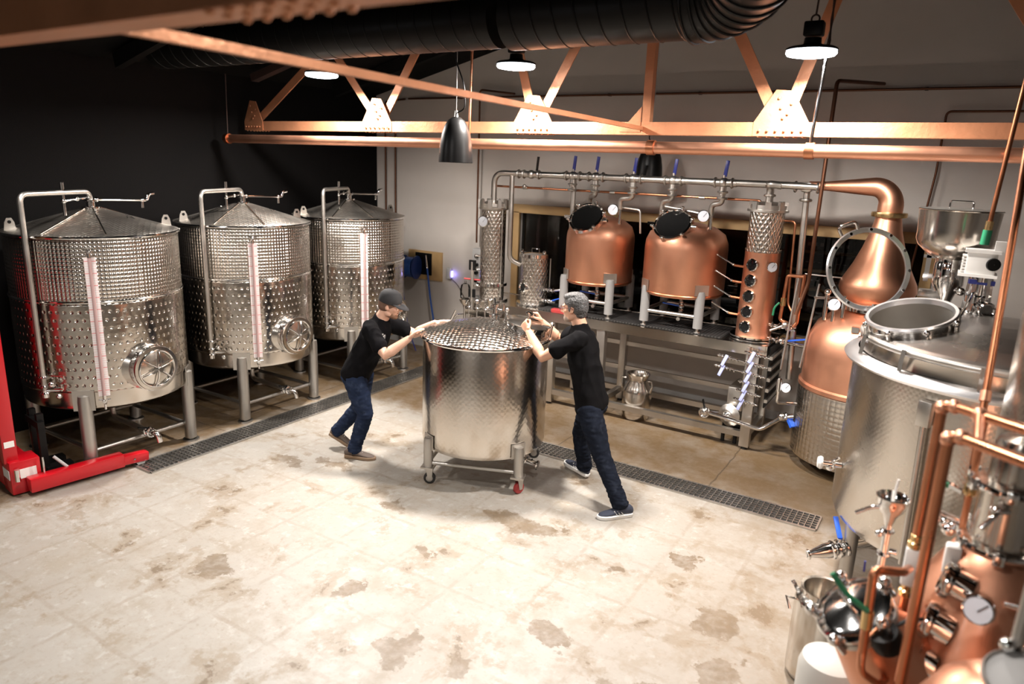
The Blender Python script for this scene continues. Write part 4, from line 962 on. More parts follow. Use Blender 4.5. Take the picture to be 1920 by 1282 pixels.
O('swan_neck', B().tube(pts, rr, 32), M['copper'], ps)
nv = V((-.05, -.72, .69)).normalized(); m = V((X+.14, Y-.44, 1.42))
g = O('manway_neck', B().lathe([(.15, -.14), (.15, .03)], m, nv, 40), M['copper'], ps)
O('manway_ring', B().lathe([(.15, .0), (.175, .005), (.175, .05), (.15, .055)], m, nv, 40), M['chrome'], g); O('manway_glass', B().lathe([(.155, .05), (.001, .052)], m, nv, 40), M['glassdark'], g)
b = B(); px, py = perp(nv)
for k in range(5):
    q = m+(px*cos(k*1.257)+py*sin(k*1.257))*.19; b.cyl(q, q+nv*.07, .014, n=10); b.ball(q+nv*.07, .026, n=10)
b.box(m-px*.22+nv*.02, (.06, .05, .05)); O('wing_nuts', b, M['chrome'], g)
dial(ps, (X-.30, Y-.30, 1.61), (.3, -.9, .25), .058)
b = B().cyl((X-.30, Y-.28, 1.45), (X-.30, Y-.28, 1.60), .015, n=10); b.cyl((X-.38, Y-.2, 1.44), (X-.38, Y-.2, 1.72), .02, n=10); b.ball((X-.38, Y-.2, 1.70), .032, n=10); b.cyl((X-.22, Y-.3, 1.5), (X-.22, Y-.3, 1.7), .016, n=10); b.ball((X-.22, Y-.3, 1.66), .028, n=10)
b.cyl((X-.5, Y-.1, 1.62), (X-.22, Y-.2, 1.66), .014, n=10)
O('top_fittings', b, M['chrome'], ps)
b = B().cyl((X-.50, Y-.30, .62), (X-.58, Y-.35, .62), .016, n=10); b.pipe([(X-.58, Y-.35, .62), (X-.66, Y-.40, .62), (X-.66, Y-.40, .78)], .012, .03, 8); b.cyl((X-.66, Y-.40, .74), (X-.66, Y-.40, .86), .022, n=12)
O('jacket_fittings', b, M['chrome'], ps); dial(ps, (X-.60, Y-.38, .78), (-.1, -1, .2), .05)
# ------------------------------------------------------------------ mash tun on the right
X, Y = .33, 5.25
mt = thing('mash_tun', 'huge round stainless tun with an open manway on the right', 'tun', (X, Y, 0))
P = lambda rad, deg, z: V((X+rad*cos(radians(deg)), Y+rad*sin(radians(deg)), z))
O('shell', B().lathe([(.001, .36), (.40, .42), (.72, .48), (.80, .51), (.82, .56), (.82, 1.62)], (X, Y, 0), n=128, R=.82), M['tun'], mt)
O('rim_ring', B().lathe([(.82, 1.590), (.872, 1.596), (.882, 1.612), (.865, 1.634), (.80, 1.652)], (X, Y, 0), n=112), M['gasket'], mt)
O('lid_skirt', B().lathe([(.79, 1.65), (.78, 1.74), (.785, 1.75)], (X, Y, 0), n=112), M['steel'], mt)
O('lid_ring', B().torus((X, Y, 1.755), .785, .022, n=112, m=10), M['satin'], mt)
kp = [(.785, 1.765), (.74, 1.785), (.60, 1.83), (.40, 1.875), (.2, 1.90), (.001, 1.905)]; dp = []
for (ra, za), (rb, zb) in zip(kp, kp[1:]):
    for k in range(14): dp.append((ra+(rb-ra)*k/14, za+(zb-za)*k/14))
db = B().lathe(dp+[kp[-1]], (X, Y, 0), n=260)
m = V((-.185, 5.03, 1.915)); nv = V((-.17, -.245, .955)).normalized()
cut_ = [f for f in db.bm.faces if (lambda w: (w-nv*w.dot(nv)).length)(f.calc_center_median()-m) < .238]
bmesh.ops.delete(db.bm, geom=cut_, context='FACES')
O('lid_dome', db, M['tunlid'], mt)
b = B()
for a in (205, 232, 262, 300): b.bar(P(.83, a, 1.650), P(.818, a, 1.775), .03, .022)
O('lid_clamps', b, M['chrome'], mt)
for a in (150, 215, 270, 330, 30, 90):
    g = O('leg', B().cyl(P(.76, a, .02), P(.76, a, .62), .045, n=20), M['legsteel'], mt); O('foot', B().cyl(P(.76, a, 0), P(.76, a, .022), .07, n=20), M['satin'], g)
m = V((-.185, 5.03, 1.915)); nv = V((-.17, -.245, .955)).normalized()
mn = O('manway_collar', B().lathe([(.232, -.20), (.268, -.19), (.268, -.115), (.246, -.110), (.243, -.02), (.250, -.016), (.240, -.012)], m, nv, 72), M['chrome'], mt)
O('manway_gasket', B().lathe([(.243, -.018), (.258, -.012), (.262, .0), (.255, .012), (.238, .010), (.230, -.02), (.243, -.018)], m, nv, 72), M['gasket'], mn)
O('manway_inside', B().lathe([(.232, -.018), (.230, -.38)], m, nv, 64), M['satin'], mn); O('manway_depth', B().lathe([(.232, -.38), (.001, -.39)], m, nv, 64), M['can_in'], mn)
px, py = perp(nv); b = B()
for k in range(8):
    q = m+(px*cos(k*pi/4+.4)+py*sin(k*pi/4+.4))*.265; b.cyl(q-nv*.11, q-nv*.02, .013, n=10); b.ball(q-nv*.02, .022, n=10); b.ball(q-nv*.12, .02, n=10)
O('manway_bolts', b, M['chrome'], mn)
# open glazed manway lid
lc = V((-.515, 5.555, 2.11)); ln = V((.50, -.83, .24)).normalized()
lid = O('manway_lid_ring', B().lathe([(.262, -.012), (.290, -.014), (.297, .0), (.290, .016), (.262, .012), (.258, 0), (.262, -.012)], lc, ln, 72), M['gasket'], mn)
O('lid_glass', B().lathe([(.264, .004), (.001, .006)], lc, ln, 64), M['glass'], lid)
px, py = perp(ln); b = B()
for k in range(12):
    q = lc+(px*cos(k*pi/6)+py*sin(k*pi/6))*.278; b.cyl(q, q+ln*.022, .011, n=8)
O('lid_bolts', b, M['chrome'], lid)
q0 = lc+(px*cos(2.2)+py*sin(2.2))*.29
hp = [lc+V((-.10, -.05, .275)), lc+V((-.12, -.06, .33)), lc+V((-.22, -.11, .28)), lc+V((-.19, -.10, .225))]
O('lid_handle', B().pipe(hp, .012, .03, 10), M['chrome'], lid)
b = B().bar(m+V((-.20, .26, -.03)), lc+V((.03, -.02, -.29)), .03, .03); b.bar(m+V((-.08, .31, -.02)), lc+V((.13, .05, -.27)), .03, .03); b.cyl(m+V((-.24, .24, -.02)), m+V((-.02, .34, .0)), .02, n=12)
O('lid_hinge', b, M['chrome'], mn)
# front ladder of gauge tube, valves
O('level_tube', B().cyl(P(.855, -112, .52), P(.855, -113.5, 1.50), .016, n=12), M['satin'], mt)
b = B().box(P(.855, -113.5, 1.46), (.075, .05, .15), Matrix.Rotation(radians(-23), 3, 'Z'), .006); O('level_head', b, M['satin'], mt)
p = P(.82, -158, .86); d = V((cos(radians(-165)), sin(radians(-165)), 0)); b = B().cyl(p, p+d*.12, .020, n=12); b.ball(p+d*.07+V((0, 0, -.02)), .03, n=10); b.torus(p+d*.05, .026, .009, d, 16, 6); b.cyl(p+d*.07, p+d*.07+V((.05, -.02, .06)), .010, n=8)
g = O('sample_valve', b, M['chrome'], mt); O('valve_knob', B().lathe([(.04, 0), (.045, .012), (.035, .03), (.001, .032)], p+d*.12, d, 20), M['white'], g)
p0 = V((-.16, 4.90, .40)); p1 = V((-.52, 4.68, .29)); d = (p1-p0).normalized()
b = B().cyl(p0, p1-d*.16, .034, n=18); b.tube([p1-d*.17, p1-d*.11, p1-d*.02, p1], [.052, .050, .024, .022], 20); b.torus(p1, .026, .010, d, 20, 6)
for k in (.16, .20, .25): b.torus(p1-d*k, .050, .013, d, 24, 8)
b.cyl(p1-d*.2+V((0, 0, .03)), p1-d*.2+V((0, 0, .075)), .016, n=10)
g = O('drain_valve', b, M['chrome'], mt); O('valve_handle', B().bar(p1-d*.2+V((0, 0, .075)), p1-d*.24+V((-.09, .09, .16)), .032, .014, .004), M['blue'], g)
# agitator gear on the lid
gx, gy = .16, 5.60; g = thing_part('agitator', mt)
b = B().lathe([(.10, 1.84), (.10, 1.87), (.06, 1.88), (.055, 1.95), (.075, 1.96), (.075, 2.0), (.05, 2.01), (.05, 2.09), (.07, 2.10), (.07, 2.13)], (gx, gy, 0), n=28)
for k in range(5): a = 2*pi*k/5+.4; b.bar((gx+.08*cos(a), gy+.08*sin(a), 1.87), (gx+.065*cos(a), gy+.065*sin(a), 2.12), .018, .018); b.ball((gx+.085*cos(a), gy+.085*sin(a), 1.89), .022, n=8)
b.cyl((gx, gy-.02, 1.95), (gx+.06, gy-.15, 1.93), .035, .042, 18); b.torus((gx+.06, gy-.15, 1.93), .045, .010, (.4, -.9, -.1), 20, 6)
O('gear_stand', b, M['chrome'], g)
b = B().box((gx-.02, gy+.02, 2.215), (.17, .15, .15), bev=.012)
for k in range(6): b.box((gx-.115, gy+.02, 2.16+.02*k), (.03, .12, .008))
b.box((gx-.03, gy+.02, 2.14), (.22, .19, .02)); b.box((gx-.02, gy+.02, 2.295), (.2, .17, .018)); b.box((gx+.07, gy+.02, 2.33), (.06, .06, .07))
O('motor', b, M['white'], g); O('motor_cap', B().lathe([(.001, .02), (.04, .018), (.042, 0)], (gx+.045, gy-.06, 2.22), (.3, -.95, 0), 20), M['black'], g)
O('blue_band', B().bar((gx-.07, gy-.06, 2.10), (gx+.075, gy-.03, 2.095), .03, .03), M['navy'], g)
O('stay_rod', B().cyl(m+V((.26, .12, .0)), (gx-.03, gy-.05, 2.03), .009, n=8), M['chrome'], g)
b = B().bar(P(.62, -35, 1.82), P(.66, -50, 1.80), .03, .03); b.ball(P(.5, -10, 1.93), .06, (1, 1, .7), n=12); b.lathe([(.075, 1.84), (.075, 1.9), (.05, 1.91)], P(.55, 20, 0), n=24); b.pipe([P(.62, -15, 1.80), P(.62, -15, 1.92), P(.75, -15, 1.93)], .03, .05, 12); b.pipe([P(.55, -60, 1.82), P(.55, -60, 1.90), P(.70, -55, 1.88)], .02, .04, 10)
O('lid_fittings', b, M['chrome'], mt)
# ---- grain hopper
hx, hy = -.03, 5.93; r = thing('grain_hopper', 'round stainless grain hopper with a cone bottom above the tun', 'hopper', (hx, hy, 1.7))
O('hopper_bowl', B().lathe([(.255, 2.535), (.262, 2.54), (.255, 2.545), (.245, 2.40), (.245, 2.33), (.23, 2.29), (.15, 2.215), (.10, 2.20)], (hx, hy, 0), n=64), M['steel'], r)
O('hopper_lid', B().lathe([(.255, 2.542), (.2, 2.55), (.001, 2.555)], (hx, hy, 0), n=48), M['satin'], r)
O('lid_handle', B().pipe([(hx-.07, hy-.02, 2.55), (hx-.07, hy-.02, 2.60), (hx+.07, hy-.02, 2.60), (hx+.07, hy-.02, 2.55)], .006, .015, 8), M['chrome'], r)
O('throat', B().lathe([(.10, 2.205), (.10, 2.20), (.095, 2.17), (.10, 2.16), (.10, 2.02), (.06, 1.95), (.045, 1.90), (.045, 1.66)], (hx, hy, 0), n=36), M['chrome'], r)
b = B(); b.box((hx-.14, hy+.03, 2.12), (.03, .03, .2)); b.box((hx-.10, hy+.03, 2.06), (.12, .05, .03)); b.box((hx-.11, hy+.03, 2.2), (.13, .03, .02)); b.ball((hx+.09, hy-.05, 1.98), .03, n=10); b.box((hx-.1, hy, 1.94), (.14, .08, .05))
O('mill_bracket', b, M['chrome'], r)
# ---- dark shelf arm and right tall tank
TX, TY, TR = .88, 3.85, .592
r = thing('tall_tank', 'tall stainless tank cut off by the right edge', 'tank', (TX, TY, 0))
O('shell', B().lathe([(.001, .3), (TR-.04, .32), (TR, .36), (TR, 2.62)], (TX, TY, 0), n=112, R=TR), M['tun'], r)
O('lid', B().lathe([(TR, 2.61), (TR+.012, 2.625), (TR, 2.64), (.1, 2.76), (.001, 2.765)], (TX, TY, 0), n=96), M['steel'], r)
O('seam_band', B().torus((TX, TY, 1.1), TR+.004, .008, n=96), M['chrome'], r)
for a in (45, 135, 225, 315): O('leg', B().cyl((TX+.52*cos(radians(a)), TY+.52*sin(radians(a)), 0), (TX+.52*cos(radians(a)), TY+.52*sin(radians(a)), .36), .045, n=18), M['legsteel'], r)

# ------------------------------------------------------------------ foreground copper still
X, Y = .31, 3.08
fs = thing('copper_spirit_still', 'copper still with chrome portholes in the right foreground', 'still', (X, Y, 0))
O('pot', B().lathe([(.28, .42), (.34, .44), (.36, .50), (.36, .84), (.34, .95), (.285, 1.08), (.22, 1.22), (.165, 1.33), (.125, 1.40), (.105, 1.41)], (X, Y, 0), n=88, cap0=True), M['copper'], fs)
for a in (60, 150, 240, 330): O('leg', B().cyl((X+.27*cos(radians(a)), Y+.27*sin(radians(a)), 0), (X+.27*cos(radians(a)), Y+.27*sin(radians(a)), .46), .035, n=18), M['legsteel'], fs)
hd = O('steel_helmet', B().lathe([(.105, 1.385), (.125, 1.39), (.125, 1.415), (.098, 1.42), (.098, 1.63), (.125, 1.635), (.125, 1.66), (.082, 1.665), (.08, 1.80), (.07, 1.83), (.001, 1.84)], (X, Y, 0), n=56), M['steel'], fs)
b = B()
for z in (1.402, 1.648):
    b.torus((X, Y, z), .125, .013, n=56)
    for k in range(6): a = k*pi/3+.5; b.box((X+.138*cos(a), Y+.138*sin(a), z), (.03, .04, .045), Matrix.Rotation(a, 3, 'Z'), .006)
O('clamp_ring', b, M['chrome'], hd)
b = B().pipe([(X-.02, Y-.10, 1.585), (X-.04, Y-.15, 1.58), (X-.08, Y-.17, 1.52)], .010, .03, 10); b.ball((X-.03, Y-.12, 1.588), .022, (1.6, 1, .7), n=12); O('helmet_lever', b, M['chrome'], hd)
for k, (z, rad) in enumerate(((1.275, .19), (1.12, .262), (.985, .32))):
    a = radians(-124); o = V((cos(a), sin(a), 0)); nv = V((-.96, .08, .24)).normalized(); p = V((X, Y, z))+o*(rad+.012)
    g = O('porthole', B().lathe([(.056, -.05), (.056, .012), (.072, .014), (.076, .030), (.072, .050), (.056, .054), (.05, .04)], p, nv, 36), M['chrome'], fs)
    O('porthole_glass', B().lathe([(.054, .042), (.001, .043)], p, nv, 28), M['glassdark'], g)
a = radians(-95); o = V((cos(a), sin(a), 0)); p = V((X, Y, 1.25))+o*.215
O('gauge_stem', B().cyl(p-o*.02, p+o*.06+V((0, 0, .02)), .012, n=10), M['chrome'], fs); dial(fs, p+o*.09+V((-.02, 0, .02)), (-.35, -.90, .25), .052, 'pressure_gauge')
b = B().cyl((X+.04, Y-.20, 1.27), (X+.09, Y-.23, 1.285), .014, n=10); b.ball((X+.09, Y-.23, 1.285), .02, n=10); O('gauge_stub', b, M['chrome'], fs)
# tilted manway with steel cover on the left of the pot
nv = V((-.52, -.38, .76)).normalized(); m = V((-.115, 2.755, 1.125))
nk = O('manway_neck', B().lathe([(.19, -.30), (.135, -.06), (.128, -.03)], m, nv, 48), M['copper'], fs)
O('manway_flange', B().lathe([(.128, -.045), (.146, -.04), (.148, -.012), (.136, -.008)], m, nv, 48), M['satin'], nk)
cv = O('manway_cover', B().lathe([(.148, -.006), (.150, .012), (.138, .022), (.10, .028), (.05, .04), (.001, .044)], m, nv, 48), M['chrome'], nk)
px, py = perp(nv)
b = B()
for k in range(5):
    q = m+(px*cos(k*1.257+.3)+py*sin(k*1.257+.3))*.158; b.cyl(q-nv*.04, q+nv*.035, .012, n=10); b.ball(q+nv*.035, .024, n=12)
b.tube([m+px*.05+nv*.04, m+px*.05+nv*.075, m-px*.05+nv*.075, m-px*.05+nv*.04], .007, 8)
O('cover_clamps', b, M['chrome'], cv)
# loop of copper pipe in front
O('loop_pipe', B().pipe([(-.060, 2.555, 1.08), (-.070, 2.60, 1.40), (.019, 2.68, 1.38), (.035, 2.82, 1.33)], .0155, .03, 12), M['copper_pipe'], fs)
O('loop_valve', B().cyl((-.0625, 2.565, 1.185), (-.0645, 2.57, 1.25), .020, n=12), M['brass'], fs)
O('loop_handle', B().pipe([(-.065, 2.56, 1.255), (-.112, 2.55, 1.285), (-.149, 2.55, 1.31), (-.195, 2.55, 1.365)], .011, .02, 8), M['green'], fs)
O('lower_pipe', B().pipe([(-.060, 2.555, 1.09), (-.055, 2.53, 1.03), (.01, 2.58, .97), (.03, 2.70, .93)], .014, .03, 12), M['copper_pipe'], fs)
O('sensor_head', B().lathe([(.02, -.11), (.035, -.04), (.055, -.025), (.062, .025), (.052, .055), (.001, .06)], (.005, 2.685, 1.09), (-.3, -.4, .85), 24), M['black'], fs)
O('sensor_cable', B().pipe([(.01, 2.70, 1.13), (.07, 2.76, 1.165), (.15, 2.83, 1.15)], .007, .04, 8), M['rubber'], fs)
# ---- copper coolant lines over the foreground still
r = thing('coolant_lines', 'pair of bright copper pipes with elbows in front of the tun', 'pipe', (.1, 3.05, 1.0))
def elbow(p): return B().ball(p, .026, n=14)
O('pipe', B().pipe([(.042, 2.90, 1.40), (.042, 2.90, 1.955), (.085, 2.875, 1.965), (.50, 2.60, 1.965)], .0185, .03, 16), M['copper_pipe'], r)
O('pipe', B().pipe([(.071, 2.58, .02), (.071, 2.58, 1.943), (.108, 2.56, 1.953), (.48, 2.29, 1.953)], .0185, .03, 16), M['copper_pipe'], r)
O('pipe', B().cyl((.042, 2.90, 1.03), (.042, 2.90, 1.22), .0165, n=14), M['copper_pipe'], r)
for p in ((.042, 2.90, 1.945), (.08, 2.88, 1.963), (.071, 2.58, 1.935), (.105, 2.565, 1.953), (.155, 2.825, 1.965)):
    O('elbow', elbow(p), M['copper'], r)
O('pipe', B().cyl((.155, 2.825, 1.965), (.150, 2.535, 1.953), .016, n=12), M['copper_pipe'], r)
g = O('flow_meter', B().box((.042, 2.90, 1.305), (.056, .056, .16), bev=.01), M['white'], r)
b = B()
for z in (1.20, 1.405): b.lathe([(.016, -.03), (.028, -.02), (.028, .0), (.022, .005), (.022, .03), (.016, .035)], (.042, 2.90, z), n=16)
O('union', b, M['brass'], g)
O('pipe', B().pipe([(.19, 3.14, 1.40), (.19, 3.14, 1.56)], .0125, .03, 12), M['copper_pipe'], r); O('pipe', B().cyl((.19, 3.14, 1.60), (.19, 3.14, 1.87), .0125, n=12), M['copper_pipe'], r)
g = O('flow_meter', B().box((.17, 3.0, 1.33), (.055, .055, .12), bev=.01), M['white'], r)
O('union', B().lathe([(.014, -.04), (.023, -.03), (.023, .0), (.018, .01), (.018, .04)], (.19, 3.14, 1.585), n=16), M['brass'], r)
b = B().cyl((.06, 3.2, 1.43), (.22, 3.2, 1.40), .012, n=10)
for x in (.10, .13, .16, .20): b.ball((x, 3.19, 1.43-.03*(x*10 % 2)), .025, n=10)
b.ball((.15, 3.18, 1.37), .03, n=10); b.ball((.2, 3.16, 1.33), .03, n=10); b.bar((.08, 3.22, 1.56), (.17, 3.15, 1.55), .02, .014)
O('valve_cluster', b, M['chrome'], r)
O('green_tab', B().box((.10, 3.14, 1.57), (.035, .02, .018)), M['green'], r)
# ---- tall copper riser pipes on the right
def riser(p0, p1, rad, lab, parts):
    o = thing('copper_riser', lab, 'pipe', p0, 'copper risers at the right edge'); O('pipe', B().cyl(p0, p1, rad, n=14), M['riser_copper'], o)
    for t_, mt_, L, rr in parts:
        a = V(p0).lerp(V(p1), t_); d = (V(p1)-V(p0)).normalized(); O('coupling', B().cyl(a-d*L, a+d*L, rr, n=16), M[mt_], o)
riser((.215, 3.58, 1.35), (.20, 4.63, 3.55), .0165, 'copper riser crossing in front of the tun at the right edge', [(.2, 'copper', .025, .023)])
riser((.13, 5.30, 2.36), (.20, 5.30, 3.9), .014, 'copper riser with a green joint above the white motor on the tun', [(.03, 'green', .045, .026), (.075, 'brass', .03, .022)])
# ---- funnel parrot standing by the still
r = thing('funnel_parrot', 'steel funnel cup with a white straw on a thin pole in the right foreground', 'parrot', (-.055, 3.2, 0))
X2, Y2 = -.065, 3.23
O('funnel_cup', B().lathe([(.016, 1.30), (.03, 1.345), (.05, 1.37), (.060, 1.405), (.063, 1.425), (.067, 1.43), (.063, 1.433), (.055, 1.42), (.045, 1.38), (.012, 1.36)], (X2, Y2, 0), n=40), M['chrome'], r)
b = B().cyl((X2, Y2, .02), (X2, Y2, 1.33), .016, n=14); b.lathe([(.05, 0), (.05, .01), (.02, .03)], (X2, Y2, 0), n=28)
for z in (1.27, 1.16, 1.08): b.torus((X2, Y2, z), .022, .008, n=16, m=6)
b.ball((X2-.03, Y2-.01, 1.25), .016, n=10); b.cyl((X2+.02, Y2, 1.18), (X2+.05, Y2, 1.18), .012, n=10); b.cyl((X2, Y2, 1.08), (X2-.03, Y2-.01, 1.08), .012, n=10)
O('pole', b, M['chrome'], r)
O('spout', B().pipe([(X2-.03, Y2-.01, 1.375), (X2-.07, Y2-.02, 1.37), (X2-.13, Y2-.05, 1.335)], .0085, .03, 10), M['chrome'], r)
O('straw', B().cyl((X2, Y2, 1.40), (X2+.008, Y2, 1.51), .0055, n=8), M['white'], r)
O('purple_tap', B().bar((X2-.06, Y2, 1.05), (X2-.062, Y2, 1.10), .010, .008), M['navy'], r)
# ---- spirit can and white drum on the floor
X3, Y3 = -.315, 3.86
r = thing('spirit_can', 'open shiny stainless can on the floor in the right foreground', 'can', (X3, Y3, 0))
O('can_body', B().lathe([(.001, .005), (.13, .005), (.145, .02), (.15, .05), (.15, .47), (.145, .49), (.12, .515), (.12, .54), (.128, .545), (.128, .552), (.112, .548), (.11, .50), (.112, .40)], (X3, Y3, 0), n=56), M['steel'], r)
O('can_inside', B().lathe([(.112, .40), (.001, .395)], (X3, Y3, 0), n=36), M['steel'], r)
b = B()
for z in (.53,): b.bar((X3-.13, Y3-.03, .50), (X3-.16, Y3-.05, .56), .03, .02); b.tube([(X3-.14, Y3-.06, .47), (X3-.18, Y3-.10, .49), (X3-.15, Y3-.13, .44)], .008, 8); b.bar((X3-.02, Y3-.14, .49), (X3-.03, Y3-.18, .52), .03, .02)
O('can_clamps', b, M['chrome'], r)
b = B().cyl((X3+.03, Y3-.145, .14), (X3+.06, Y3-.24, .12), .02, n=14); b.torus((X3+.03, Y3-.16, .14), .028, .01, (.2, -1, 0), 18, 6); O('can_tap', b, M['chrome'], r)
r = thing('white_drum', 'white plastic drum behind the foreground still, cut by the bottom edge', 'drum', (-.20, 3.36, 0))
O('drum_body', B().lathe([(.001, .0), (.135, .0), (.145, .02), (.145, .40), (.13, .45), (.08, .48), (.001, .485)], (-.205, 3.40, 0), n=48), M['drumwhite'], r)
# ---- nearest copper dome, only its top in frame
X4, Y4 = .32, 2.22
r = thing('copper_dome_vessel', 'small copper dome vessel with a grey glass lid at the bottom right corner', 'vessel', (X4, Y4, 0))
O('dome', B().lathe([(.20, .62), (.215, .64), (.215, 1.10), (.20, 1.22), (.15, 1.32), (.09, 1.375), (.05, 1.39)], (X4-.02, Y4, 0), n=64, cap0=True), M['copper'], r)
for a in (45, 135, 225, 315): O('leg', B().cyl((X4+.16*cos(radians(a)), Y4+.16*sin(radians(a)), 0), (X4+.16*cos(radians(a)), Y4+.16*sin(radians(a)), .66), .022, n=14), M['legsteel'], r)
nv = V((-.05, -.35, .93)).normalized(); m = V((X4+.02, Y4-.03, 1.415))
g = O('lid_ring', B().lathe([(.085, -.05), (.095, -.03), (.098, .0), (.092, .008), (.085, .0)], m, nv, 44), M['satin'], r); O('lid_glass', B().lathe([(.088, .0), (.001, .004)], m, nv, 40), M['grey'], g)
O('riser_pipe', B().cyl((X4+.0, Y4+.06, 1.40), (X4+.018, Y4+.13, 1.80), .017, n=14), M['satin'], r); b = B().torus((X4+.002, Y4+.07, 1.45), .024, .010, (0, .2, 1), 18, 6); b.ball((X4-.02, Y4+.05, 1.46), .022, n=10); O('riser_clamp', b, M['chrome'], r)
# ------------------------------------------------------------------ people
def fuse(name, b, voxel, mat, parent, smooth_it=5, fold=None, world=True):
    """union of overlapping lofts into one continuous surface"""
    bm = b.bm; me = bpy.data.meshes.new('tmp'); bmesh.ops.recalc_face_normals(bm, faces=bm.faces); bm.to_mesh(me); bm.free()
    ob = bpy.data.objects.new('tmp', me); COL.objects.link(ob)
    md = ob.modifiers.new('r', 'REMESH'); md.mode = 'VOXEL'; md.voxel_size = voxel; md.adaptivity = 0
    if smooth_it:
        s = ob.modifiers.new('s', 'SMOOTH'); s.factor = .5; s.iterations = smooth_it
    dg = bpy.context.evaluated_depsgraph_get(); dg.update()
    m2 = bpy.data.meshes.new_from_object(ob.evaluated_get(dg)); bpy.data.objects.remove(ob); bpy.data.meshes.remove(me)
    nb = bmesh.new(); nb.from_mesh(m2); bpy.data.meshes.remove(m2)
    if fold:
        nb.normal_update()
        ds = [(v, fold(v.co)) for v in nb.verts]
        for v, d in ds: v.co += v.normal*d
    return O(name, nb, mat, parent, smooth=180)
def fold_fn(amp, freq, stretch=(1, 1, 1), seed=0):
    s = V((seed*3.1, seed*1.7, seed*.9))
    def f(p):
        q = V((p.x*stretch[0], p.y*stretch[1], p.z*stretch[2]))*freq+s
        n = noise.noise(q+V((noise.noise(q*.7), noise.noise(q*.6+V((5, 1, 2))), 0))*.9)
        return amp*(1-abs(n)*3.0)*.6+amp*.5*noise.noise(q*2.1)
    return f
def skin_mat(name, col):
    q = NT(name); n = q.noise(q.coord(), 18, 3); q.link(q.mix(q.mr(n, .35, .65), tuple(c*.9 for c in col), col), q.b.inputs['Base Color'])
    q.b.inputs['Roughness'].default_value = .5; q.b.inputs['Subsurface Weight'].default_value = .12; q.b.inputs['Subsurface Radius'].default_value = (.012, .005, .003)
    q.bump(q.noise(q.coord(), 160, 2), .0006); return q.m
def cloth_mat(name, col, wave=None, logo=None):
    q = NT(name); co = q.coord(); n = q.noise(co, 9, 4); c = q.mix(q.mr(n, .3, .7), tuple(x*.75 for x in col), tuple(x*1.25 for x in col))
    if wave: c = q.mix(q.math('MULTIPLY', q.mr(q.noise(co, 22, 4), .52, .72), .6), c, wave)
    if logo:
        g = q.n('ShaderNodeTexCoord').outputs['Object']
        for (p, rad) in logo:
            d = q.vm('DISTANCE', g, p); mk = q.math('MULTIPLY', q.mr(d, rad*.8, rad, 1, 0), q.mr(q.noise(co, 55, 1), .48, .52)); c = q.mix(mk, c, (.75, .75, .75))
    q.link(c, q.b.inputs['Base Color']); q.b.inputs['Roughness'].default_value = .95; q.b.inputs['Specular IOR Level'].default_value = .08
    q.bump(q.noise(co, 420, 2), .0006); return q.m
M['skinA'] = skin_mat('fair_skin', (.66, .39, .28)); M['skinB'] = skin_mat('tanned_skin', (.58, .32, .21))
M['eye'] = MAT('eye_white', (.75, .72, .68), 0, .2); M['iris'] = MAT('dark_iris', (.03, .02, .015), 0, .15)
M['denimA'] = cloth_mat('blue_denim', (.016, .024, .05), (.042, .058, .098)); M['denimB'] = cloth_mat('dark_denim', (.009, .0115, .019), (.024, .029, .042))
M['beardA'] = MAT('ginger_stubble', (.20, .105, .06), 0, .85, var=(70, .4)); M['beardB'] = MAT('grey_stubble', (.34, .27, .22), 0, .8, var=(60, .35))
M['hairA'] = MAT('short_brown_hair', (.13, .07, .045), 0, .7, var=(60, .4))
q = NT('salt_pepper_hair'); n_ = q.noise(q.coord(), 85, 4, .7); q.link(q.mix(q.mr(n_, .38, .68), (.025, .024, .024), (.125, .122, .122)), q.b.inputs['Base Color']); q.b.inputs['Roughness'].default_value = .6; q.bump(q.noise(q.coord(), 110, 2), .006); M['hairB'] = q.m
M['cap'] = MAT('charcoal_cap', (.016, .016, .018), 0, .8, nz=(300, .0006))
M['shoeA'] = MAT('grey_suede', (.13, .10, .085), 0, .85, nz=(200, .0006)); M['solegum'] = MAT('gum_sole', (.28, .19, .12), 0, .6)
M['shoeB'] = MAT('navy_canvas', (.030, .036, .058), 0, .8, nz=(200, .0006)); M['solewhite'] = MAT('white_sole', (.78, .77, .75), 0, .5)
M['lace'] = MAT('lace', (.7, .68, .65), 0, .7); M['spectacle'] = MAT('red_brown_frame', (.10, .015, .012), 0, .3)

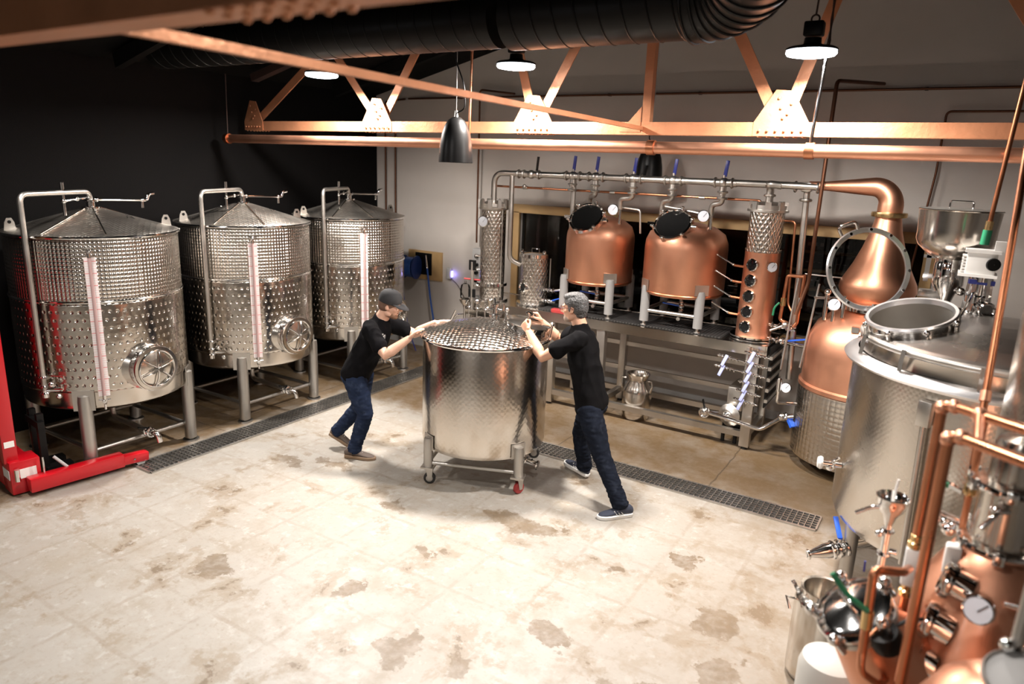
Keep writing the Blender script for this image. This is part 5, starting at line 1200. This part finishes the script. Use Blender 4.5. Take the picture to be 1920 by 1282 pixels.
def hand(b, w, d, pn, ts, curl, spread=.10, size=1., thumb=(.55, .35)):
    """w wrist, d finger direction, pn palm normal (the side fingers curl to), ts thumb side"""
    w, d = V(w), V(d).normalized(); pn = V(pn); pn = (pn-d*pn.dot(d)).normalized(); ts = d.cross(pn)*(1 if d.cross(pn).dot(V(ts)) > 0 else -1)
    s = size; k = w+d*.088*s
    b.loft([(w-d*.02*s, ts*.028*s, pn*.021*s), (w+d*.015*s, ts*.032*s, pn*.019*s), (w+d*.05*s, ts*.041*s, pn*.017*s), (k, ts*.042*s, pn*.013*s)], 14)
    for i, (o, L) in enumerate(((.033, .072), (.011, .080), (-.011, .075), (-.033, .060))):
        a = V(k)+ts*o*s-d*.006*s; dr = (d+ts*o*spread*30*.3).normalized(); pts = [a-dr*.02*s]; c = 0; p = a; pts.append(p)
        cu = curl[i] if isinstance(curl, (list, tuple)) else curl
        for j, f in enumerate((.46, .30, .24)):
            c += cu*(.75 if j == 0 else 1.0 if j == 1 else .6); q_ = dr*cos(c)+pn*sin(c); p = p+q_*L*f*s; pts.append(p)
        r0 = (.0093, .0098, .0094, .0082)[i]*s; b.limb(pts, [r0, r0, r0*.95, r0*.86, r0*.74], 10)
    a = w+d*.025*s+ts*.026*s; q1 = (d*.75+ts*thumb[0]+pn*thumb[1]).normalized(); q2 = (d*1.0+ts*(thumb[0]-.45)+pn*thumb[1]).normalized()
    b.limb([a-q1*.015*s, a+q1*.032*s, a+q1*.050*s+q2*.006*s, a+q1*.050*s+q2*.036*s], [.0145*s, .0125*s, .0108*s, .0090*s], 10)
def frame(f, u):
    f = V(f).normalized(); u = V(u); u = (u-f*u.dot(f)).normalized(); l = u.cross(f); return f, l, u
def head(b, c, f, u, s=1.):
    f, l, u = frame(f, u); c = V(c); R = Matrix((f, l, u)).transposed(); W = lambda x, y, z: c+(f*x+l*y+u*z)*s
    e = lambda p, r, n=16: b.ball(W(*p), s, r, R, n)
    e((-.012, 0, .030), (.097, .076, .088), 22); e((.022, 0, -.020), (.072, .066, .085), 20); e((.035, 0, -.068), (.050, .050, .050)); e((.068, 0, -.098), (.022, .026, .018))
    for y in (-1, 1):
        e((.058, .040*y, -.022), (.028, .022, .022), 10); e((.080, .032*y, .026), (.014, .026, .010), 10); e((-.004, .072*y, -.006), (.019, .008, .032), 12); e((.000, .076*y, -.020), (.010, .007, .014), 8); e((.010, .052*y, -.070), (.035, .016, .026), 10)
    b.limb([W(.086, 0, .022), W(.100, 0, .0), W(.112, 0, -.026)], [.009, .011, .0135], 10)
    for y in (-1, 1): e((.098, .013*y, -.030), (.011, .008, .008), 8)
    e((.082, 0, -.058), (.013, .022, .006), 10); e((.080, 0, -.069), (.012, .019, .007), 10)
    return W, R
def shoe(par, heel, toe, up_, side, upper, sole, lace, stripes=False, name='shoe'):
    heel, toe = V(heel), V(toe); f = (toe-heel); L = f.length; f.normalize(); f, l, u = frame(f, up_); k = L/.29
    W = lambda x, y, z: heel+f*x*k+l*y*k*side+u*z*k
    out = []
    prof = [(0.0, .028), (.03, .036), (.08, .037), (.13, .040), (.19, .049), (.235, .047), (.265, .036), (.285, .018)]
    def sec(z, g):
        ring = [W(x, (y+g)*(1.0 if x < .1 else 1.0)+.006*(x/.29), z) for x, y in prof]; ring2 = [W(x, -(y*.92+g)+.006*(x/.29), z) for x, y in reversed(prof)]; return [W(-.008-g, 0, z)]+ring+[W(.292+g, .006, z)]+ring2
    b = B(); rings = [sec(0, -.003), sec(.004, .002), sec(.028, .003), sec(.031, -.002)]; vv = [[b.bm.verts.new(p) for p in r] for r in rings]
    for i in range(3): b._bridge(vv[i], vv[i+1])
    b.bm.faces.new(list(reversed(vv[0]))); b.bm.faces.new(vv[-1])
    # upper: lofted cross sections from heel to toe
    ub = B(); rr = []
    for x, w, h, z0 in ((.0, .024, .075, .045), (.02, .032, .092, .05), (.06, .034, .098, .05), (.10, .034, .088, .05), (.14, .037, .066, .045), (.18, .043, .050, .04), (.225, .043, .040, .035), (.262, .032, .032, .03), (.280, .014, .022, .026)):
        rr.append((W(x, .003, (.022+h)/2+.006), l*w*k, u*((h-.012)/2)*k))
    ub.loft(rr, 20)
    root = fuse(name, ub, .006, [upper, lace], par, 3)
    O('sole', b, sole, root, smooth=50)
    lb = B()
    for i in range(5):
        x = .105+.019*i; z = .094-.0108*i; lb.tube([W(x, -.022, z-.012), W(x+.004, 0, z+.004), W(x, .024, z-.012)], .0035*k, 6)
    O('laces', lb, lace, root)
    if stripes:
        sb = B()
        for i in range(3):
            x = .095+.026*i
            for sd in (-1, 1): sb.bar(W(x-.014, sd*(.0385+.0008*i), .030), W(x+.012, sd*(.029+.001*i), .066), .010*k, .004*k)
        O('stripes', sb, M['solewhite'], root)
    return root
def leg(b, hip, knee, ank, r):
    hip, knee, ank = V(hip), V(knee), V(ank)
    m1 = hip.lerp(knee, .5); m2 = knee.lerp(ank, .35); m3 = knee.lerp(ank, .75)
    b.limb([hip, m1, knee, m2, m3, ank], r, 20)
def person(name, label, cfg):
    root = thing(name, label, 'person', cfg['base']); F, L_, U = frame(cfg['fw'], (0, 0, 1)); S = cfg['skin']
    P_, Ch, Nk, Hd = V(cfg['pelvis']), V(cfg['chest']), V(cfg['neck']), V(cfg['head'])
    cl = cfg.get('chest_left', L_); cl = V(cl).normalized(); spine = (Ch-P_).normalized(); cf = cl.cross(spine)*1.0
    pl = V(cfg.get('pelvis_left', L_)).normalized(); pf = pl.cross(spine)
    # ---- body: one continuous skin
    b = B()
    W, R = head(b, Hd, cfg['face'], cfg['headup'], cfg.get('hs', 1.0))
    b.limb([Nk-spine*.03, Nk.lerp(Hd, .35), W(-.025, 0, -.06), W(-.02, 0, -.01)], [.066, .058, .056, .05], 18)
    b.loft([(P_-spine*.06, pl*.145, pf*.09), (P_+spine*.10, pl*.13, pf*.085), (P_.lerp(Ch, .6), cl*.145, cf*.095), (Ch-spine*.03, cl*.155, cf*.10), (Ch+spine*.06, cl*.10, cf*.07), (Nk, cl*.06, cf*.055)], 22)
    for k in ('R', 'L'):
        sh, el, wr = V(cfg['sh'+k]), V(cfg['el'+k]), V(cfg['wr'+k])
        b.limb([sh, sh.lerp(el, .35), sh.lerp(el, .75), el, el.lerp(wr, .25), el.lerp(wr, .65), wr], [.046, .050, .048, .044, .048, .039, .029], 16)
        hand(b, wr, **cfg['hand'+k])
        leg(b, cfg['hip'+k], cfg['knee'+k], cfg['ank'+k], [.075, .066, .05, .05, .038, .035])
    body = fuse('body', b, .0052, S, root, 3)
    for y in (-1, 1):
        e = O('eye', B().ball(W(.0795, .031*y, .008), .0115, n=14), M['eye'], body); O('iris', B().ball(W(.0885, .032*y, .007), .0050, n=10), M['iris'], e) if False else None
        bb = B().tube([W(.090, .048*y, .028), W(.098, .032*y, .033), W(.097, .014*y, .029)], .0042, 8); O('eyebrow', bb, cfg['hairmat'], body)
    # ---- jeans
    b = B()
    b.loft([(P_+spine*.075, pl*.160, pf*.112), (P_+spine*.0, pl*.168, pf*.122), (P_-spine*.09, pl*.165, pf*.118)], 24)
    for k in ('R', 'L'):
        hp, kn, an = V(cfg['hip'+k]), V(cfg['knee'+k]), V(cfg['ank'+k]); leg(b, hp, kn, an+(kn-an).normalized()*.0, cfg['jr'])
    jf = fold_fn(.0065, 9, (1, 1, 2.3), cfg['seed'])
    az = min(V(cfg['ankR']).z, V(cfg['ankL']).z)
    jb = fold_fn(.009, 13, (.8, .8, 3.2), cfg['seed']+3)
    def jfold(p):
        kz = max(0, min(1, (.36-(p.z-az))/.30)); return jf(p)*(1-kz)+jb(p)*kz
    jeans = fuse('jeans', b, .0085, cfg['denim'], root, 3, jfold)
    # ---- shirt
    b = B(); hem = V(cfg['hem'])
    b.loft([(hem, pl*.185, pf*.130), (P_.lerp(hem, .3), pl*.182, pf*.130), (P_.lerp(Ch, .35), cl*.170, cf*.125), (P_.lerp(Ch, .7), cl*.186, cf*.130), (Ch-spine*.06, cl*.190, cf*.130), (Ch+spine*.03, cl*.165, cf*.110), (Ch+spine*.075, cl*.11, cf*.085), (Nk-spine*.005, cl*.072, cf*.068)], 28, dome=False)
    for k in ('R', 'L'):
        sh, el = V(cfg['sh'+k]), V(cfg['el'+k]); d = (el-sh).normalized(); t_ = cfg.get('sleeve', .68)
        b.limb([sh-d*.05+ (Ch-sh).normalized()*.05, sh, sh.lerp(el, t_*.5), sh.lerp(el, t_)], [.066, .073, .070, .071], 18)
    shirt = fuse('t_shirt', b, .0085, cfg['shirtmat'], root, 4, fold_fn(.013, 7, (1.15, 1.15, .8), cfg['seed']+7))
    return root, body, W, R
# ---- man in the cap
bx, by = -4.50, 4.58
A, bodyA, WA, RA = person('person', 'man in black cap and blue jeans leaning forward to push the wheeled tank', dict(
    base=(bx, by, 0), fw=(.93, .36, 0), skin=M['skinA'], pelvis=(-4.515, 4.585, .835), chest=(-4.335, 4.66, 1.235), neck=(-4.285, 4.675, 1.365), head=(-4.215, 4.70, 1.475),
    face=(.90, .37, -.20), headup=(.22, .08, 1), hs=.98,
    shR=(-4.270, 4.500, 1.265), elR=(-4.065, 4.465, 1.085), wrR=(-3.905, 4.597, 1.238), shL=(-4.365, 4.830, 1.265), elL=(-4.175, 4.995, 1.165), wrL=(-3.945, 5.015, 1.300),
    handR=dict(d=(.60, .33, .73), pn=(.62, .36, -.65), ts=(-.4, .9, .1), curl=.34), handL=dict(d=(.92, .12, .30), pn=(.28, .0, -.95), ts=(.1, -1, 0), curl=.12),
    hipR=(-4.475, 4.505, .79), kneeR=(-4.370, 4.525, .450), ankR=(-4.495, 4.500, .085), hipL=(-4.53, 4.665, .79), kneeL=(-4.600, 4.675, .430), ankL=(-4.805, 4.585, .165),
    jr=[.106, .096, .074, .069, .061, .064], denim=M['denimA'], hem=(-4.545, 4.575, .765), seed=1, hairmat=M['hairA'],
    shirtmat=cloth_mat('black_cotton_print', (.0055, .0052, .006), None, [((.255, .02, 1.20), .05), ((-.035, .005, 1.33), .02)])))
shoe(A, (-4.575, 4.465, 0.0), (-4.300, 4.575, 0.0), (0, 0, 1), 1, M['shoeA'], M['solegum'], M['lace'])
shoe(A, (-4.875, 4.555, .125), (-4.640, 4.640, .005), (.46, .17, .9), 1, M['shoeA'], M['solegum'], M['lace'])
# cap, hair, beard
b = B(); e = lambda p, r, n=18: b.ball(WA(*p), .98, r, RA, n)
hb = B()
for p, r in (((-.016, 0, .015), (.1005, .080, .078)), ((-.035, 0, -.015), (.078, .076, .06))): hb.ball(WA(*p), .98, r, RA, 22)
for v in list(hb.bm.verts):
    pass
hair = fuse('hair', hb, .007, M['hairA'], A, 2)
b = B(); b.lathe([(.104, -.01), (.106, .005), (.105, .03), (.098, .062), (.078, .090), (.045, .106), (.012, .1105), (.001, .1105)], WA(-.008, 0, .036), RA @ V((.05, 0, 1)), 40)
sc = RA
for v in b.bm.verts:
    o = v.co-WA(-.008, 0, .036); l_ = RA.col[1]; v.co -= l_*o.dot(l_)*.17
cap = O('cap', b, M['cap'], A, smooth=60)
bm_ = B(); rows = []
for i in range(13):
    a = -1.25+2.5*i/12; rows.append([WA(-.008+.100*cos(a), .083*sin(a), .034), WA(.02+.128*cos(a*.95), .088*sin(a), .032-.010*cos(a)), WA(.045+.135*cos(a*.9), .080*sin(a), .020-.018*cos(a)+.0)])
for dz in (0, .006):
    vs = [[bm_.bm.verts.new(p-RA.col[2]*dz) for p in r] for r in rows]
    for i in range(12):
        for j in range(2): bm_.bm.faces.new((vs[i][j], vs[i+1][j], vs[i+1][j+1], vs[i][j+1]))
    if dz == 0: top = vs
for i in range(12): bm_.bm.faces.new((top[i][2], top[i+1][2], vs[i+1][2], vs[i][2]))
O('cap_brim', bm_, M['cap'], cap, smooth=60)
O('cap_button', B().ball(WA(-.010, 0, .147), .008, n=10), M['cap'], cap)
bb = B()
for p, r in (((.048, 0, -.089), (.046, .047, .029)), ((.066, 0, -.096), (.028, .030, .022)), ((.025, .040, -.070), (.035, .0175, .034)), ((.025, -.040, -.070), (.035, .0175, .034)), ((.084, 0, -.053), (.0135, .026, .007))): bb.ball(WA(*p), 1.0, r, RA, 14)
fuse('beard', bb, .006, M['beardA'], A, 2)
# ---- grey haired man
Bm, bodyB, WB, RB = person('person', 'grey haired man with glasses and dark jeans gripping the lid of the wheeled tank', dict(
    base=(-2.36, 5.18, 0), fw=(-.97, -.10, 0), skin=M['skinB'], pelvis=(-2.405, 5.175, .85), chest=(-2.535, 5.175, 1.335), neck=(-2.560, 5.178, 1.475), head=(-2.615, 5.172, 1.598),
    face=(-.97, -.12, -.10), headup=(-.08, 0, 1), hs=1.0, chest_left=(.22, -.97, 0),
    shL=(-2.500, 4.990, 1.375), elL=(-2.735, 4.880, 1.215), wrL=(-2.925, 4.972, 1.385), shR=(-2.650, 5.350, 1.365), elR=(-2.860, 5.405, 1.245), wrR=(-2.985, 5.285, 1.410),
    handL=dict(d=(-.70, .15, .62), pn=(.1, .9, .1), ts=(-.4, .2, .8), curl=[1.25, 1.3, 1.35, 1.35], thumb=(.30, .75)), handR=dict(d=(-.45, -.25, .85), pn=(-.6, -.5, -.45), ts=(0, -1, .3), curl=[1.0, 1.15, 1.25, 1.3], thumb=(.35, .7)),
    hipL=(-2.385, 5.085, .80), kneeL=(-2.215, 5.035, .435), ankL=(-1.975, 4.940, .095), hipR=(-2.43, 5.265, .80), kneeR=(-2.565, 5.345, .435), ankR=(-2.545, 5.425, .105),
    jr=[.106, .098, .077, .073, .065, .068], denim=M['denimB'], hem=(-2.395, 5.175, .765), seed=4, hairmat=M['hairB'], sleeve=.62, shirtmat=cloth_mat('black_cotton', (.0055, .0052, .0058))))
shoe(Bm, (-1.905, 5.005, 0.0), (-2.110, 4.790, 0.0), (0, 0, 1), 1, M['shoeB'], M['solewhite'], M['black'], True)
shoe(Bm, (-2.505, 5.415, .020), (-2.790, 5.520, .045), (.05, .03, 1), 1, M['shoeB'], M['solewhite'], M['black'], True)
hb = B()
for p, r in (((-.022, 0, .050), (.104, .083, .080)), ((-.050, 0, .010), (.072, .0785, .085)), ((.035, 0, .098), (.050, .062, .028)), ((-.010, .0, .105), (.08, .066, .030)), ((.012, .069, .010), (.018, .010, .036)), ((.012, -.069, .010), (.018, .010, .036)), ((-.055, 0, -.055), (.045, .060, .035))): hb.ball(WB(*p), 1.0, r, RB, 22)
hairB = fuse('hair', hb, .006, M['hairB'], Bm, 2, fold_fn(.004, 60, (1, 1, 1), 2))
bb = B()
for p, r in (((.052, 0, -.082), (.0455, .0465, .035)), ((.066, 0, -.096), (.0275, .0295, .0215)), ((.022, .040, -.070), (.034, .0172, .032)), ((.022, -.040, -.070), (.034, .0172, .032)), ((.084, 0, -.052), (.0130, .024, .006))): bb.ball(WB(*p), 1.0, r, RB, 14)
fuse('beard', bb, .006, M['beardB'], Bm, 2)
b = B()
for y in (-1, 1):
    b.tube([WB(.106+(.004*cos(a) if False else 0)-.006*abs(sin(a))*0, .033*y+.024*cos(a), .006+.017*sin(a)) for a in [2*pi*k/20 for k in range(20)]], .0026, 6, closed=True)
    b.tube([WB(.104, .056*y, .010), WB(.06, .073*y, .012), WB(.0, .079*y, .010), WB(-.02, .079*y, -.004)], .0026, 6)
b.tube([WB(.106, -.010, .010), WB(.109, 0, .013), WB(.106, .010, .010)], .0026, 6)
O('glasses', b, M['spectacle'], Bm)
